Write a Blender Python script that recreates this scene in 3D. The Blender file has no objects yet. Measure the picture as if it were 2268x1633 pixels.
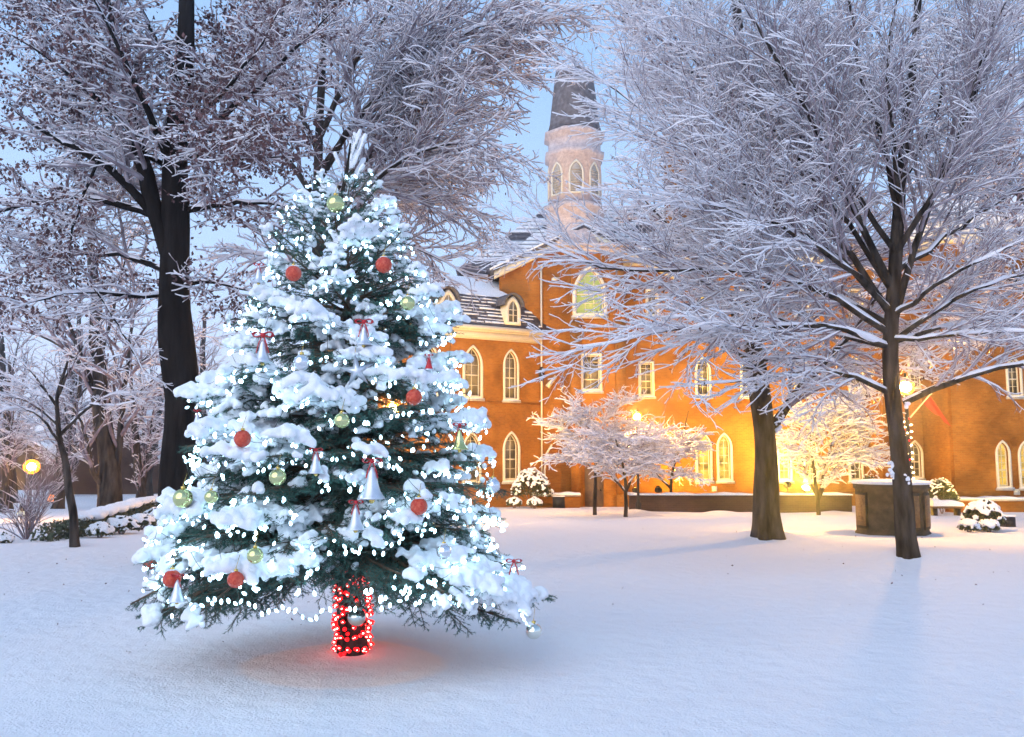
import bpy, bmesh, math, random
import numpy as np
from mathutils import Vector
from mathutils.kdtree import KDTree
from mathutils.geometry import tessellate_polygon
R = math.radians
PI = math.pi
random.seed(7)
rng = np.random.default_rng(7)
scene = bpy.context.scene
COL = scene.collection

# ------------------------------------------------------------------ camera model
F = 1900.0            # focal length in units of a 2268 x 1633 picture
PITCH = math.atan((1003 - 816.5) / F)
CP, SP = math.cos(PITCH), math.sin(PITCH)
EYE = 1.7

def ray(px, py):
    u = (px - 1134) / F; v = (816.5 - py) / F
    return np.array([u, CP - v * SP, SP + v * CP])

def W(px, py, d):     # world point seen at (px,py), at world depth y=d
    r = ray(px, py); t = d / r[1]
    return np.array([r[0] * t, d, EYE + r[2] * t])

def g(x, y):          # terrain height
    x = np.asarray(x, float); y = np.asarray(y, float)
    t = np.clip((y - 15) / 25, 0, 1)
    z = -0.40 * t * t * (3 - 2 * t) - 0.35 * t
    z = z + 0.05 * np.sin(x * 0.35 + 1.0) * np.sin(y * 0.4) * np.clip((y - 5) / 6, 0, 1)
    for (mx, my, h, s) in MOUNDS:
        z = z + h * np.exp(-((x - mx) ** 2 + (y - my) ** 2) / (2 * s * s))
    n = np.sin(x * 1.3 + y * 0.7) * np.sin(y * 1.9 - x * 0.5) + 0.5 * np.sin(x * 3.1 - y * 1.1) * np.sin(y * 3.7 + x)
    z = z + 0.012 * n
    w = np.clip((y - 29) / 3, 0, 1) * np.clip((34.2 - y) / 1.0, 0, 1) * np.clip((x - 2.0) / 2, 0, 1) * np.clip((15 - x) / 2, 0, 1)
    z = z + w * (0.03 + 0.05 * np.sin(x * 1.7) + 0.03 * np.sin(x * 4.1 + 1))
    return z
MOUNDS = []

def ground_hit(px, py):
    r = ray(px, py)
    d = 4.0
    while d < 120:
        t = d / r[1]
        if EYE + r[2] * t <= float(g(r[0] * t, d)):
            break
        d += 0.02
    return np.array([r[0] * d / r[1], d, float(g(r[0] * d / r[1], d))])
MOUNDS += [(6.6, 13.9, 0.13, 0.9), (5.3, 17.6, 0.12, 0.8), (7.6, 11.5, 0.10, 2.2), (-1.35, 7.6, 0.03, 0.5)]

# ------------------------------------------------------------------ object helpers
def tag(o, label=None, cat=None, group=None, kind=None):
    if label: o["label"] = label
    if cat: o["category"] = cat
    if group: o["group"] = group
    if kind: o["kind"] = kind
    return o

def empty(name, loc=(0, 0, 0), label=None, cat=None, group=None, rz=0):
    o = bpy.data.objects.new(name, None); COL.objects.link(o)
    o.location = [float(c) for c in loc]; o.rotation_euler[2] = rz
    o.empty_display_size = 0.1
    return tag(o, label, cat, group)

def copy_tree(o, parent=None):
    c = o.copy(); COL.objects.link(c)
    if parent: c.parent = parent
    for ch in list(o.children): copy_tree(ch, c)
    return c

def mesh_np(name, V, faces, mat, parent=None, smooth=False, world=True):
    """faces: list of int arrays (n,k). V are world coordinates; a parent (unrotated) is subtracted"""
    V = np.asarray(V, np.float32)
    if parent is not None and world:
        off = np.zeros(3)
        p = parent
        while p is not None:
            off += np.array(p.location); p = p.parent
        V = V - off.astype(np.float32)
    me = bpy.data.meshes.new(name)
    faces = [np.asarray(f, np.int32) for f in faces if len(f)]
    me.vertices.add(len(V)); me.vertices.foreach_set("co", V.astype(np.float32).ravel())
    loops = np.concatenate([f.ravel() for f in faces])
    tot = np.concatenate([np.full(len(f), f.shape[1], np.int32) for f in faces])
    start = np.concatenate([[0], np.cumsum(tot)[:-1]]).astype(np.int32)
    me.loops.add(len(loops)); me.loops.foreach_set("vertex_index", loops)
    me.polygons.add(len(tot)); me.polygons.foreach_set("loop_start", start)
    me.update(calc_edges=True)
    if smooth: me.polygons.foreach_set("use_smooth", np.ones(len(tot), bool))
    me.materials.append(mat)
    me.validate()
    o = bpy.data.objects.new(name, me); COL.objects.link(o)
    if parent is not None: o.parent = parent
    return o

class MB:
    def __init__(s): s.V = []; s.Q = []; s.n = 0
    def add(s, V, F):
        V = np.asarray(V, float)
        s.V.append(V)
        for f in F: s.Q.append(np.asarray(f, int) + s.n)
        s.n += len(V)
        return s
    def build(s, name, mat, parent=None, smooth=False):
        d = {}
        for f in s.Q:
            f = np.atleast_2d(f)
            d.setdefault(f.shape[1], []).append(f)
        return mesh_np(name, np.concatenate(s.V), [np.concatenate(v) for v in d.values()], mat, parent, smooth)
    def box(s, c, size, rz=0, axis=None):
        """centre c, full size; axis = horizontal unit vector of the local x"""
        hx, hy, hz = [k / 2 for k in size]
        ax = np.array([math.cos(rz), math.sin(rz), 0]) if axis is None else np.asarray(axis, float)
        ay = np.array([-ax[1], ax[0], 0]); az = np.array([0, 0, 1.])
        P = [np.asarray(c) + i * hx * ax + j * hy * ay + k * hz * az for k in (-1, 1) for j in (-1, 1) for i in (-1, 1)]
        return s.add(P, [[[0, 2, 3, 1], [4, 5, 7, 6], [0, 1, 5, 4], [2, 6, 7, 3], [0, 4, 6, 2], [1, 3, 7, 5]]])
    def hexa(s, P):   # 8 points: bottom 4 ccw, top 4 ccw
        return s.add(P, [[[3, 2, 1, 0], [4, 5, 6, 7], [0, 1, 5, 4], [1, 2, 6, 5], [2, 3, 7, 6], [3, 0, 4, 7]]])
    def poly(s, P): return s.add(P, [[list(range(len(P)))]])
    def prism(s, loop, off):   # loop of 3d points extruded by vector off, closed
        n = len(loop); A = np.asarray(loop, float); B = A + np.asarray(off, float)
        s.add(np.vstack([A, B]), [[list(range(n))[::-1]], [list(range(n, 2 * n))], [[i, (i + 1) % n, (i + 1) % n + n, i + n] for i in range(n)]])
        return s
    def lathe(s, c, prof, k=16, rot=0, cap=True, sx=1, sy=1):
        a = rot + np.arange(k) * 2 * PI / k
        V = np.concatenate([[[c[0] + r * sx * math.cos(t), c[1] + r * sy * math.sin(t), c[2] + z] for t in a] for r, z in prof])
        m = len(prof); Fq = []
        for j in range(m - 1):
            for i in range(k):
                Fq.append([j * k + i, j * k + (i + 1) % k, (j + 1) * k + (i + 1) % k, (j + 1) * k + i])
        Fs = [Fq]
        if cap: Fs += [[list(range(k))[::-1]], [[(m - 1) * k + i for i in range(k)]]]
        return s.add(V, Fs)
    def tube(s, pts, radii, k=8):
        P = np.asarray(pts, float)[None]; Rr = np.asarray(radii, float)[None]
        if Rr.ndim == 1 or Rr.shape[1] != P.shape[1]: Rr = np.full((1, P.shape[1]), float(np.ravel(radii)[0]))
        V, Q = sweep(P, Rr, k)
        s.add(V, [Q])
        n = P.shape[1]
        s.Q.append(np.arange(k)[None, ::-1] + s.n - len(V)); s.Q.append(np.arange(k)[None] + s.n - k)
        return s

def norm(a): return a / np.maximum(np.linalg.norm(a, axis=-1, keepdims=True), 1e-9)

def sweep(P, Rr, k=4, flat=1.0):
    """P (N,m,3) polylines, Rr (N,m) radii -> verts, quads"""
    N, m, _ = P.shape
    T = np.empty_like(P); T[:, 1:-1] = P[:, 2:] - P[:, :-2]; T[:, 0] = P[:, 1] - P[:, 0]; T[:, -1] = P[:, -1] - P[:, -2]
    T = norm(T); mean = norm(P[:, -1] - P[:, 0])
    ref = np.where(np.abs(mean[:, 2:3]) > 0.85, np.array([[0.9, 0.43, 0.05]]), np.array([[0.05, 0.03, 1.0]]))[:, None, :]
    A = norm(np.cross(T, np.broadcast_to(ref, T.shape))); B = np.cross(A, T)
    ang = np.arange(k) * 2 * PI / k
    V = P[:, :, None, :] + Rr[:, :, None, None] * (A[:, :, None, :] * np.cos(ang)[None, None, :, None] + B[:, :, None, :] * (np.sin(ang) * flat)[None, None, :, None])
    idx = np.arange(N * m * k).reshape(N, m, k)
    a = idx[:, :-1, :]; b = idx[:, 1:, :]
    Q = np.stack([a, np.roll(a, -1, 2), np.roll(b, -1, 2), b], -1).reshape(-1, 4)
    return V.reshape(-1, 3), Q

def noise3(P, s=1.0, seed=0):
    P = np.asarray(P) * s
    x, y, z = P[..., 0] + seed * 1.7, P[..., 1] - seed * 2.3, P[..., 2] + seed * 0.9
    return (np.sin(x * 1.7 + 1.3 * np.sin(y * 1.1)) + np.sin(y * 1.9 + 1.1 * np.sin(z * 1.3)) + np.sin(z * 2.1 + 1.2 * np.sin(x * 1.5))
            + 0.6 * np.sin(3.3 * x + 2.1 * y) + 0.6 * np.sin(3.1 * y - 2.7 * z)) / 3.0

_ico = {}
def ico(sub):
    if sub not in _ico:
        bm = bmesh.new(); bmesh.ops.create_icosphere(bm, subdivisions=sub, radius=1)
        _ico[sub] = (np.array([v.co[:] for v in bm.verts]), np.array([[v.index for v in f.verts] for f in bm.faces])); bm.free()
    return _ico[sub]

def spheres(C, rad, sub=1, sz=1.0):
    v, f = ico(sub); C = np.asarray(C); rad = np.asarray(rad)
    V = C[:, None, :] + v[None] * rad[:, None, None] * np.array([1, 1, sz])
    Fc = f[None] + (np.arange(len(C)) * len(v))[:, None, None]
    return V.reshape(-1, 3), Fc.reshape(-1, 3)

def blob_mesh(name, C, rad, mat, parent=None, voxel=0.02, sub=2, sz=1.0, smooth_it=2, rough=0.0):
    V, Fc = spheres(C, rad, sub, sz)
    o = mesh_np(name, V, [Fc], mat, parent)
    m = o.modifiers.new("r", "REMESH"); m.mode = "VOXEL"; m.voxel_size = voxel
    s = o.modifiers.new("s", "SMOOTH"); s.iterations = smooth_it; s.factor = 0.5
    dg = bpy.context.evaluated_depsgraph_get()
    me = bpy.data.meshes.new_from_object(o.evaluated_get(dg))
    o.modifiers.clear(); old = o.data; o.data = me; bpy.data.meshes.remove(old)
    me.materials.clear(); me.materials.append(mat)
    me.polygons.foreach_set("use_smooth", np.ones(len(me.polygons), bool))
    me.name = name
    return o

# ------------------------------------------------------------------ materials
def nd(nt, t, **kw):
    n = nt.nodes.new(t)
    for k, v in kw.items():
        if k in n.inputs.keys(): n.inputs[k].default_value = v
        else: setattr(n, k, v)
    return n

def mat(name, col=(0.5, 0.5, 0.5), rough=0.6, metal=0.0, col2=None, scale=4.0, bump=0.0, bscale=30.0, spec=0.5, stretch=None, emit=None, estr=0.0, trans=0.0, sss=0.0):
    m = bpy.data.materials.new(name); m.use_nodes = True; nt = m.node_tree
    b = nt.nodes["Principled BSDF"]
    b.inputs["Base Color"].default_value = (*col, 1); b.inputs["Roughness"].default_value = rough; b.inputs["Metallic"].default_value = metal
    b.inputs["Specular IOR Level"].default_value = spec
    if trans: b.inputs["Transmission Weight"].default_value = trans
    tc = nd(nt, "ShaderNodeTexCoord"); vec = tc.outputs["Object"]
    if stretch:
        mp = nd(nt, "ShaderNodeMapping"); mp.inputs["Scale"].default_value = stretch
        nt.links.new(vec, mp.inputs["Vector"]); vec = mp.outputs["Vector"]
    if col2:
        n = nd(nt, "ShaderNodeTexNoise", Scale=scale, Detail=6.0); nt.links.new(vec, n.inputs["Vector"])
        r = nd(nt, "ShaderNodeValToRGB"); r.color_ramp.elements[0].position = 0.35; r.color_ramp.elements[1].position = 0.68
        r.color_ramp.elements[0].color = (*col, 1); r.color_ramp.elements[1].color = (*col2, 1)
        nt.links.new(n.outputs["Fac"], r.inputs["Fac"]); nt.links.new(r.outputs["Color"], b.inputs["Base Color"])
    if bump:
        n2 = nd(nt, "ShaderNodeTexNoise", Scale=bscale, Detail=8.0); nt.links.new(vec, n2.inputs["Vector"])
        bp = nd(nt, "ShaderNodeBump", Strength=bump, Distance=0.02); nt.links.new(n2.outputs["Fac"], bp.inputs["Height"]); nt.links.new(bp.outputs["Normal"], b.inputs["Normal"])
    if emit:
        b.inputs["Emission Color"].default_value = (*emit, 1); b.inputs["Emission Strength"].default_value = estr
    return m

M = {}
M["snow"] = mat("snow", (0.80, 0.83, 0.88), 0.75, col2=(0.86, 0.88, 0.91), scale=12, bump=0.35, bscale=60, spec=0.25)
M["twig_snow"] = mat("twig_snow", (0.84, 0.83, 0.88), 0.8, spec=0.2)
M["bark"] = mat("bark", (0.013, 0.011, 0.010), 0.95, col2=(0.085, 0.07, 0.06), scale=9, bump=0.9, bscale=22, stretch=(1, 1, 0.22), spec=0.15)
M["bark_oak"] = mat("bark_oak", (0.007, 0.006, 0.006), 0.95, col2=(0.022, 0.018, 0.017), scale=10, bump=1.0, bscale=24, stretch=(1, 1, 0.16), spec=0.1)
M["twig"] = mat("twig", (0.15, 0.10, 0.11), 0.9, col2=(0.42, 0.36, 0.40), scale=3, spec=0.2)
M["twig_frost"] = mat("twig_frost", (0.40, 0.34, 0.38), 0.9, col2=(0.66, 0.62, 0.66), scale=3, spec=0.2)
M["twig_pale"] = mat("twig_pale", (0.20, 0.15, 0.17), 0.9, col2=(0.50, 0.45, 0.50), scale=3, spec=0.2)
M["leaf_brown"] = mat("leaf_brown", (0.085, 0.05, 0.055), 0.8, col2=(0.20, 0.11, 0.11), scale=5, spec=0.2)
M["needle"] = mat("needle", (0.025, 0.085, 0.072), 0.6, col2=(0.075, 0.185, 0.155), scale=6, spec=0.3)
M["shrub_leaf"] = mat("shrub_leaf", (0.03, 0.045, 0.02), 0.6, col2=(0.08, 0.10, 0.05), scale=8)
M["cream"] = mat("cream_paint", (0.72, 0.66, 0.52), 0.6, col2=(0.78, 0.72, 0.58), scale=3, bump=0.15)
M["belfry"] = mat("belfry_paint", (0.46, 0.38, 0.38), 0.8, col2=(0.66, 0.57, 0.55), scale=7, bump=.5, bscale=14)
M["stone"] = mat("pale_stone", (0.42, 0.38, 0.32), 0.85, col2=(0.55, 0.49, 0.42), scale=6, bump=0.4)
M["slate"] = mat("slate", (0.06, 0.06, 0.075), 0.7, col2=(0.14, 0.135, 0.16), scale=7, bump=0.4, bscale=20)
M["spire"] = mat("spire_slate", (0.09, 0.075, 0.075), 0.8, col2=(0.2, 0.18, 0.19), scale=5, bump=0.6, bscale=9)
M["glass"] = mat("window_glass", (0.05, 0.05, 0.05), 0.12, col2=(0.32, 0.28, 0.2), scale=1.1, spec=0.6)
M["glass_lit"] = mat("lit_glass", (0.1, 0.1, 0.05), 0.3, emit=(0.75, 0.85, 0.25), estr=0.5)
M["glass_warm"] = mat("warm_glass", (0.1, 0.08, 0.05), 0.3, emit=(1.0, 0.62, 0.10), estr=0.55)
M["monument"] = mat("monument_stone", (0.035, 0.03, 0.02), 0.9, col2=(0.11, 0.08, 0.05), scale=5, bump=0.8, bscale=18)
M["plaque"] = mat("bronze_plaque", (0.22, 0.12, 0.05), 0.5, 0.5, col2=(0.33, 0.2, 0.09), scale=14, bump=0.8, bscale=50)
M["black"] = mat("black_metal", (0.02, 0.02, 0.022), 0.45, 0.3, bump=0.1)
M["dark_box"] = mat("dark_box", (0.02, 0.018, 0.03), 0.6, bump=0.1)
M["wire"] = mat("green_wire", (0.015, 0.04, 0.03), 0.5)
M["bulb_w"] = mat("white_bulb", (0.8, 0.9, 1), 0.2, emit=(0.50, 0.84, 1.0), estr=6.5)
M["bulb_ww"] = mat("warm_white_bulb", (1, 0.9, 0.7), 0.2, emit=(1.0, 0.75, 0.4), estr=14.0)
M["bulb_core"] = mat("red_bulb_core", (1, 0.5, 0.5), 0.2, emit=(1.0, 0.66, 0.55), estr=7.0)
M["bulb_r"] = mat("red_bulb", (0.8, 0.02, 0.02), 0.2, emit=(1.0, 0.010, 0.016), estr=1.25)
M["globe"] = mat("lamp_globe", (1, 0.8, 0.4), 0.3, emit=(1.0, 0.55, 0.15), estr=3200.0)
M["globe_far"] = mat("far_lamp_globe", (1, 0.8, 0.4), 0.3, emit=(1.0, 0.50, 0.12), estr=1100.0)
M["globe_white"] = mat("white_lamp_globe", (1, 1, 0.8), 0.3, emit=(1.0, 0.93, 0.75), estr=120.0)
M["lens"] = mat("floodlight_lens", (1, 0.8, 0.4), 0.3, emit=(1.0, 0.60, 0.12), estr=120.0)
M["ball_red"] = mat("red_glitter_ball", (0.52, 0.03, 0.012), 0.22, col2=(0.66, 0.10, 0.045), scale=60, bump=0.5, bscale=140, spec=0.5)
M["ball_gold"] = mat("green_gold_glass_ball", (0.55, 0.58, 0.22), 0.08, 0.85, col2=(0.66, 0.66, 0.34), scale=9)
M["ball_silver"] = mat("silver_glass_ball", (0.75, 0.78, 0.72), 0.06, 0.95)
M["ball_clear"] = mat("clear_facet_ball", (0.75, 0.78, 0.82), 0.1, 0.8)
M["silver"] = mat("silver_paper", (0.7, 0.74, 0.80), 0.3, 0.6, col2=(0.6, 0.65, 0.72), scale=20)
M["gold"] = mat("gold_cap", (0.7, 0.5, 0.15), 0.25, 0.9)
M["ribbon_red"] = mat("red_ribbon", (0.6, 0.02, 0.03), 0.45, col2=(0.42, 0.01, 0.02), scale=25)
M["ribbon_gold"] = mat("gold_ribbon", (0.75, 0.55, 0.08), 0.35, 0.3)
M["flag"] = mat("orange_flag", (0.42, 0.012, 0.008), 0.7, col2=(0.5, 0.03, 0.01), scale=3)
M["wood"] = mat("dark_wood", (0.10, 0.06, 0.04), 0.8, col2=(0.16, 0.10, 0.06), scale=9)
M["car"] = mat("car_paint", (0.35, 0.05, 0.05), 0.3)
M["rubber"] = mat("rubber", (0.015, 0.015, 0.015), 0.9)

for _nm in ("white_bulb",):   # neighbouring bulbs burn unevenly bright
    _nt = M["bulb_w"].node_tree; _tc = _nt.nodes.new("ShaderNodeTexCoord"); _n = nd(_nt, "ShaderNodeTexNoise", Scale=9.0, Detail=3.0); _nt.links.new(_tc.outputs["Object"], _n.inputs["Vector"])
    _mr = _nt.nodes.new("ShaderNodeMapRange"); _mr.inputs["From Min"].default_value = .38; _mr.inputs["From Max"].default_value = .62; _mr.inputs["To Min"].default_value = 1.5; _mr.inputs["To Max"].default_value = 12.0
    _nt.links.new(_n.outputs["Fac"], _mr.inputs["Value"]); _nt.links.new(_mr.outputs[0], _nt.nodes["Principled BSDF"].inputs["Emission Strength"])
_nt = M["glass_warm"].node_tree; _tc = _nt.nodes.new("ShaderNodeTexCoord"); _n = nd(_nt, "ShaderNodeTexNoise", Scale=1.6, Detail=3.0); _nt.links.new(_tc.outputs["Object"], _n.inputs["Vector"])
_mr = _nt.nodes.new("ShaderNodeMapRange"); _mr.inputs["From Min"].default_value = .35; _mr.inputs["From Max"].default_value = .65; _mr.inputs["To Min"].default_value = .08; _mr.inputs["To Max"].default_value = 1.1
_nt.links.new(_n.outputs["Fac"], _mr.inputs["Value"]); _nt.links.new(_mr.outputs[0], _nt.nodes["Principled BSDF"].inputs["Emission Strength"])
def brick_mat(name, c1, c2, mortar, scale=1.0):
    m = bpy.data.materials.new(name); m.use_nodes = True; nt = m.node_tree; b = nt.nodes["Principled BSDF"]; b.inputs["Roughness"].default_value = 0.9
    b.inputs["Specular IOR Level"].default_value = 0.15
    tc = nd(nt, "ShaderNodeTexCoord"); sp = nd(nt, "ShaderNodeSeparateXYZ"); nt.links.new(tc.outputs["Object"], sp.inputs[0])
    ad = nd(nt, "ShaderNodeMath", operation="ADD"); nt.links.new(sp.outputs["X"], ad.inputs[0]); nt.links.new(sp.outputs["Y"], ad.inputs[1])
    cb = nd(nt, "ShaderNodeCombineXYZ"); nt.links.new(ad.outputs[0], cb.inputs["X"]); nt.links.new(sp.outputs["Z"], cb.inputs["Y"])
    br = nd(nt, "ShaderNodeTexBrick", Scale=scale); br.inputs["Color1"].default_value = (*c1, 1); br.inputs["Color2"].default_value = (*c2, 1); br.inputs["Mortar"].default_value = (*mortar, 1)
    br.inputs["Mortar Size"].default_value = 0.006; br.inputs["Brick Width"].default_value = 0.21; br.inputs["Row Height"].default_value = 0.075
    nt.links.new(cb.outputs[0], br.inputs["Vector"])
    n = nd(nt, "ShaderNodeTexNoise", Scale=0.9, Detail=8.0); nt.links.new(tc.outputs["Object"], n.inputs["Vector"])
    mx = nd(nt, "ShaderNodeMix", data_type="RGBA", blend_type="MULTIPLY"); mx.inputs[0].default_value = 0.75
    rp = nd(nt, "ShaderNodeValToRGB"); rp.color_ramp.elements[0].position = 0.3; rp.color_ramp.elements[0].color = (0.42, 0.38, 0.38, 1); rp.color_ramp.elements[1].position = 0.65; rp.color_ramp.elements[1].color = (1.1, 1.1, 1.1, 1)
    nt.links.new(n.outputs["Fac"], rp.inputs["Fac"]); nt.links.new(br.outputs["Color"], mx.inputs[6]); nt.links.new(rp.outputs["Color"], mx.inputs[7])
    nt.links.new(mx.outputs[2], b.inputs["Base Color"])
    bp = nd(nt, "ShaderNodeBump", Strength=0.5, Distance=0.01); nt.links.new(br.outputs["Fac"], bp.inputs["Height"]); bp.invert = True; nt.links.new(bp.outputs["Normal"], b.inputs["Normal"])
    return m
M["brick"] = brick_mat("brick", (0.42, 0.155, 0.026), (0.32, 0.11, 0.018), (0.34, 0.19, 0.06))
M["brick_dark"] = brick_mat("dark_brick", (0.10, 0.058, 0.045), (0.07, 0.043, 0.036), (0.12, 0.09, 0.075))

def ground_mat():
    m = bpy.data.materials.new("snow_ground"); m.use_nodes = True; nt = m.node_tree; b = nt.nodes["Principled BSDF"]
    b.inputs["Roughness"].default_value = 0.8; b.inputs["Specular IOR Level"].default_value = 0.25
    tc = nd(nt, "ShaderNodeTexCoord")
    n1 = nd(nt, "ShaderNodeTexNoise", Scale=0.8, Detail=5.0); n2 = nd(nt, "ShaderNodeTexNoise", Scale=55.0, Detail=6.0); n3 = nd(nt, "ShaderNodeTexNoise", Scale=5.0, Detail=5.0)
    for n in (n1, n2, n3): nt.links.new(tc.outputs["Object"], n.inputs["Vector"])
    r = nd(nt, "ShaderNodeValToRGB"); r.color_ramp.elements[0].position = 0.3; r.color_ramp.elements[1].position = 0.7
    r.color_ramp.elements[0].color = (0.80, 0.82, 0.87, 1); r.color_ramp.elements[1].color = (0.87, 0.88, 0.91, 1)
    nt.links.new(n2.outputs["Fac"], r.inputs["Fac"])
    # round patch under the spruce: a pinkish glow painted into the snow colour
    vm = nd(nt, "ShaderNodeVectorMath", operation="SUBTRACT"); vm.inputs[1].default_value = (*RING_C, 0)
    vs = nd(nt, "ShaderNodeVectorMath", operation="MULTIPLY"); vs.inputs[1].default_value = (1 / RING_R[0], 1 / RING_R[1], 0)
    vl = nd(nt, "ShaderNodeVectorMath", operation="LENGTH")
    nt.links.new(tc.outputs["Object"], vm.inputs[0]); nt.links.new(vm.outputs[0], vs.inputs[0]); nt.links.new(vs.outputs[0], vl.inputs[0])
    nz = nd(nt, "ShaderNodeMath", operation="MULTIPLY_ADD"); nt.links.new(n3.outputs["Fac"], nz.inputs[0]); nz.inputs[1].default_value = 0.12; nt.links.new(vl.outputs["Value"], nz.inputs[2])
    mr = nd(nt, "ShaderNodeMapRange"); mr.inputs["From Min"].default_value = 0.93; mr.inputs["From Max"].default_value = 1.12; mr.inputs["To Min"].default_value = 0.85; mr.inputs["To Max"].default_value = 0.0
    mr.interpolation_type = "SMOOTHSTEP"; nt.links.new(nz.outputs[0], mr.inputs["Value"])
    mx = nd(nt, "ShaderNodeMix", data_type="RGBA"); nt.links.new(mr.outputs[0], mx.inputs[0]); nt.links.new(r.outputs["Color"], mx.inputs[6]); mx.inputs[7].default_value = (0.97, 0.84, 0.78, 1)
    nt.links.new(mx.outputs[2], b.inputs["Base Color"])
    m1 = nd(nt, "ShaderNodeMath", operation="MULTIPLY_ADD"); nt.links.new(n3.outputs["Fac"], m1.inputs[0]); m1.inputs[1].default_value = 3.0; nt.links.new(n2.outputs["Fac"], m1.inputs[2])
    bp = nd(nt, "ShaderNodeBump", Strength=0.75, Distance=0.025); nt.links.new(m1.outputs[0], bp.inputs["Height"]); nt.links.new(bp.outputs["Normal"], b.inputs["Normal"])
    return m
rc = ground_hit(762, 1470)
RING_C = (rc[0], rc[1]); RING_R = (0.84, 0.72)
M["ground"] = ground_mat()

# ------------------------------------------------------------------ ground
for (_px, _py, _h, _s) in ((1702, 1186, .13, .34), (2012, 1230, .10, .26), (2002, 1180, .05, .9), (165, 1211, .08, .2), (788, 1442, .04, .22)):
    _b = ground_hit(_px, _py); MOUNDS.append((float(_b[0]), float(_b[1]) + .12, _h, _s))
def build_ground():
    ys = np.concatenate([np.arange(1.5, 12, 0.08), np.arange(12, 46, 0.2), np.geomspace(46, 400, 30)])
    ys = np.concatenate([-np.geomspace(1, 30, 8)[::-1], ys])
    xs = np.concatenate([-np.geomspace(22, 400, 24)[::-1], np.arange(-21.8, -7, 0.3), np.arange(-7, 9, 0.09), np.arange(9, 28, 0.3), np.geomspace(28.2, 400, 24)])
    X, Y = np.meshgrid(xs, ys); Z = g(X, Y)
    V = np.stack([X, Y, Z], -1).reshape(-1, 3); ny, nx = X.shape
    i = np.arange(ny * nx).reshape(ny, nx)
    Q = np.stack([i[:-1, :-1], i[:-1, 1:], i[1:, 1:], i[1:, :-1]], -1).reshape(-1, 4)
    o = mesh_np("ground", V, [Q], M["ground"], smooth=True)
    tag(o, kind="structure", label="snow covered lawn with soft mounds around the tree trunks")
build_ground()

# ------------------------------------------------------------------ branch growth
def resample(P, m):
    P = np.asarray(P, float); s = np.concatenate([[0], np.cumsum(np.linalg.norm(np.diff(P, axis=0), axis=1))])
    # Catmull-Rom like smoothing by cubic interpolation of the control points
    t = np.linspace(0, s[-1], m); out = np.stack([np.interp(t, s, P[:, k]) for k in range(3)], 1)
    for _ in range(2): out[1:-1] = (out[:-2] + 2 * out[1:-1] + out[2:]) / 4
    return out

def grow(S, D, L, m, wig=0.12, trop=(0, 0, 0)):
    N = len(S); P = np.empty((N, m, 3)); P[:, 0] = S; d = norm(D)
    st = (L / (m - 1))[:, None]
    cv = rng.normal(0, wig * .8, (N, 3))
    for j in range(1, m):
        d = norm(d + cv + .5 * rng.normal(0, wig, (N, 3)) + np.asarray(trop))
        P[:, j] = P[:, j - 1] + d * st
    return P

def plen(P): return np.linalg.norm(np.diff(P, axis=1), axis=2).sum(1)

def spawn(P, Rr, per_m, tmin, ang, lenf, planar=0.6, rratio=0.6, minl=0.0, outward=None, tmax=1.0):
    """children of polylines P. returns starts, dirs, lengths, radii, parent index, t"""
    L = plen(P); n = np.maximum(1, (L * (tmax - tmin) * per_m + rng.random(len(P))).astype(int))
    idx = np.repeat(np.arange(len(P)), n)
    k = np.concatenate([np.arange(c) for c in n]) if len(n) else np.array([], int)
    t = tmin + (tmax - tmin) * (k + rng.random(len(idx))) / np.repeat(n, n)
    m = P.shape[1]; f = np.clip(t * (m - 1), 0, m - 1.001); i0 = f.astype(int); fr = (f - i0)[:, None]
    S = P[idx, i0] * (1 - fr) + P[idx, i0 + 1] * fr
    r = Rr[idx, i0] * (1 - fr[:, 0]) + Rr[idx, i0 + 1] * fr[:, 0]
    T = norm(P[idx, i0 + 1] - P[idx, i0])
    side = norm(np.cross(T, np.array([0, 0, 1.])) + 1e-6) * np.where(k % 2 == 0, 1, -1)[:, None]
    rnd = rng.normal(0, 1, (len(idx), 3)); rnd = norm(rnd - T * (rnd * T).sum(1, keepdims=True))
    side = norm(side * planar + rnd * (1 - planar))
    a = np.radians(rng.uniform(ang[0], ang[1], len(idx)))[:, None]
    D = T * np.cos(a) + side * np.sin(a)
    Ln = np.maximum(minl, lenf(t, L[idx])) * rng.uniform(0.7, 1.25, len(idx))
    return S, D, Ln, r * rratio, idx, t

def taper(r0, m, tip=0.35): return r0[:, None] * np.linspace(1, tip, m)[None]

def snow_on(P, Rr, scale=0.9, add=0.006, lift=0.55, minh=0.25):
    T = np.empty_like(P); T[:, 1:-1] = P[:, 2:] - P[:, :-2]; T[:, 0] = P[:, 1] - P[:, 0]; T[:, -1] = P[:, -1] - P[:, -2]
    T = norm(T); h = np.clip(np.sqrt(1 - np.clip(T[..., 2] ** 2, 0, 1)), 0, 1)
    w = np.clip((h - minh) / (1 - minh), 0.02, 1) * (0.75 + 0.35 * noise3(P, 9))
    rs = (Rr * scale + add) * w
    Ps = P.copy(); Ps[..., 2] += Rr * lift + add * 0.6 * w
    return Ps, rs

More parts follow.
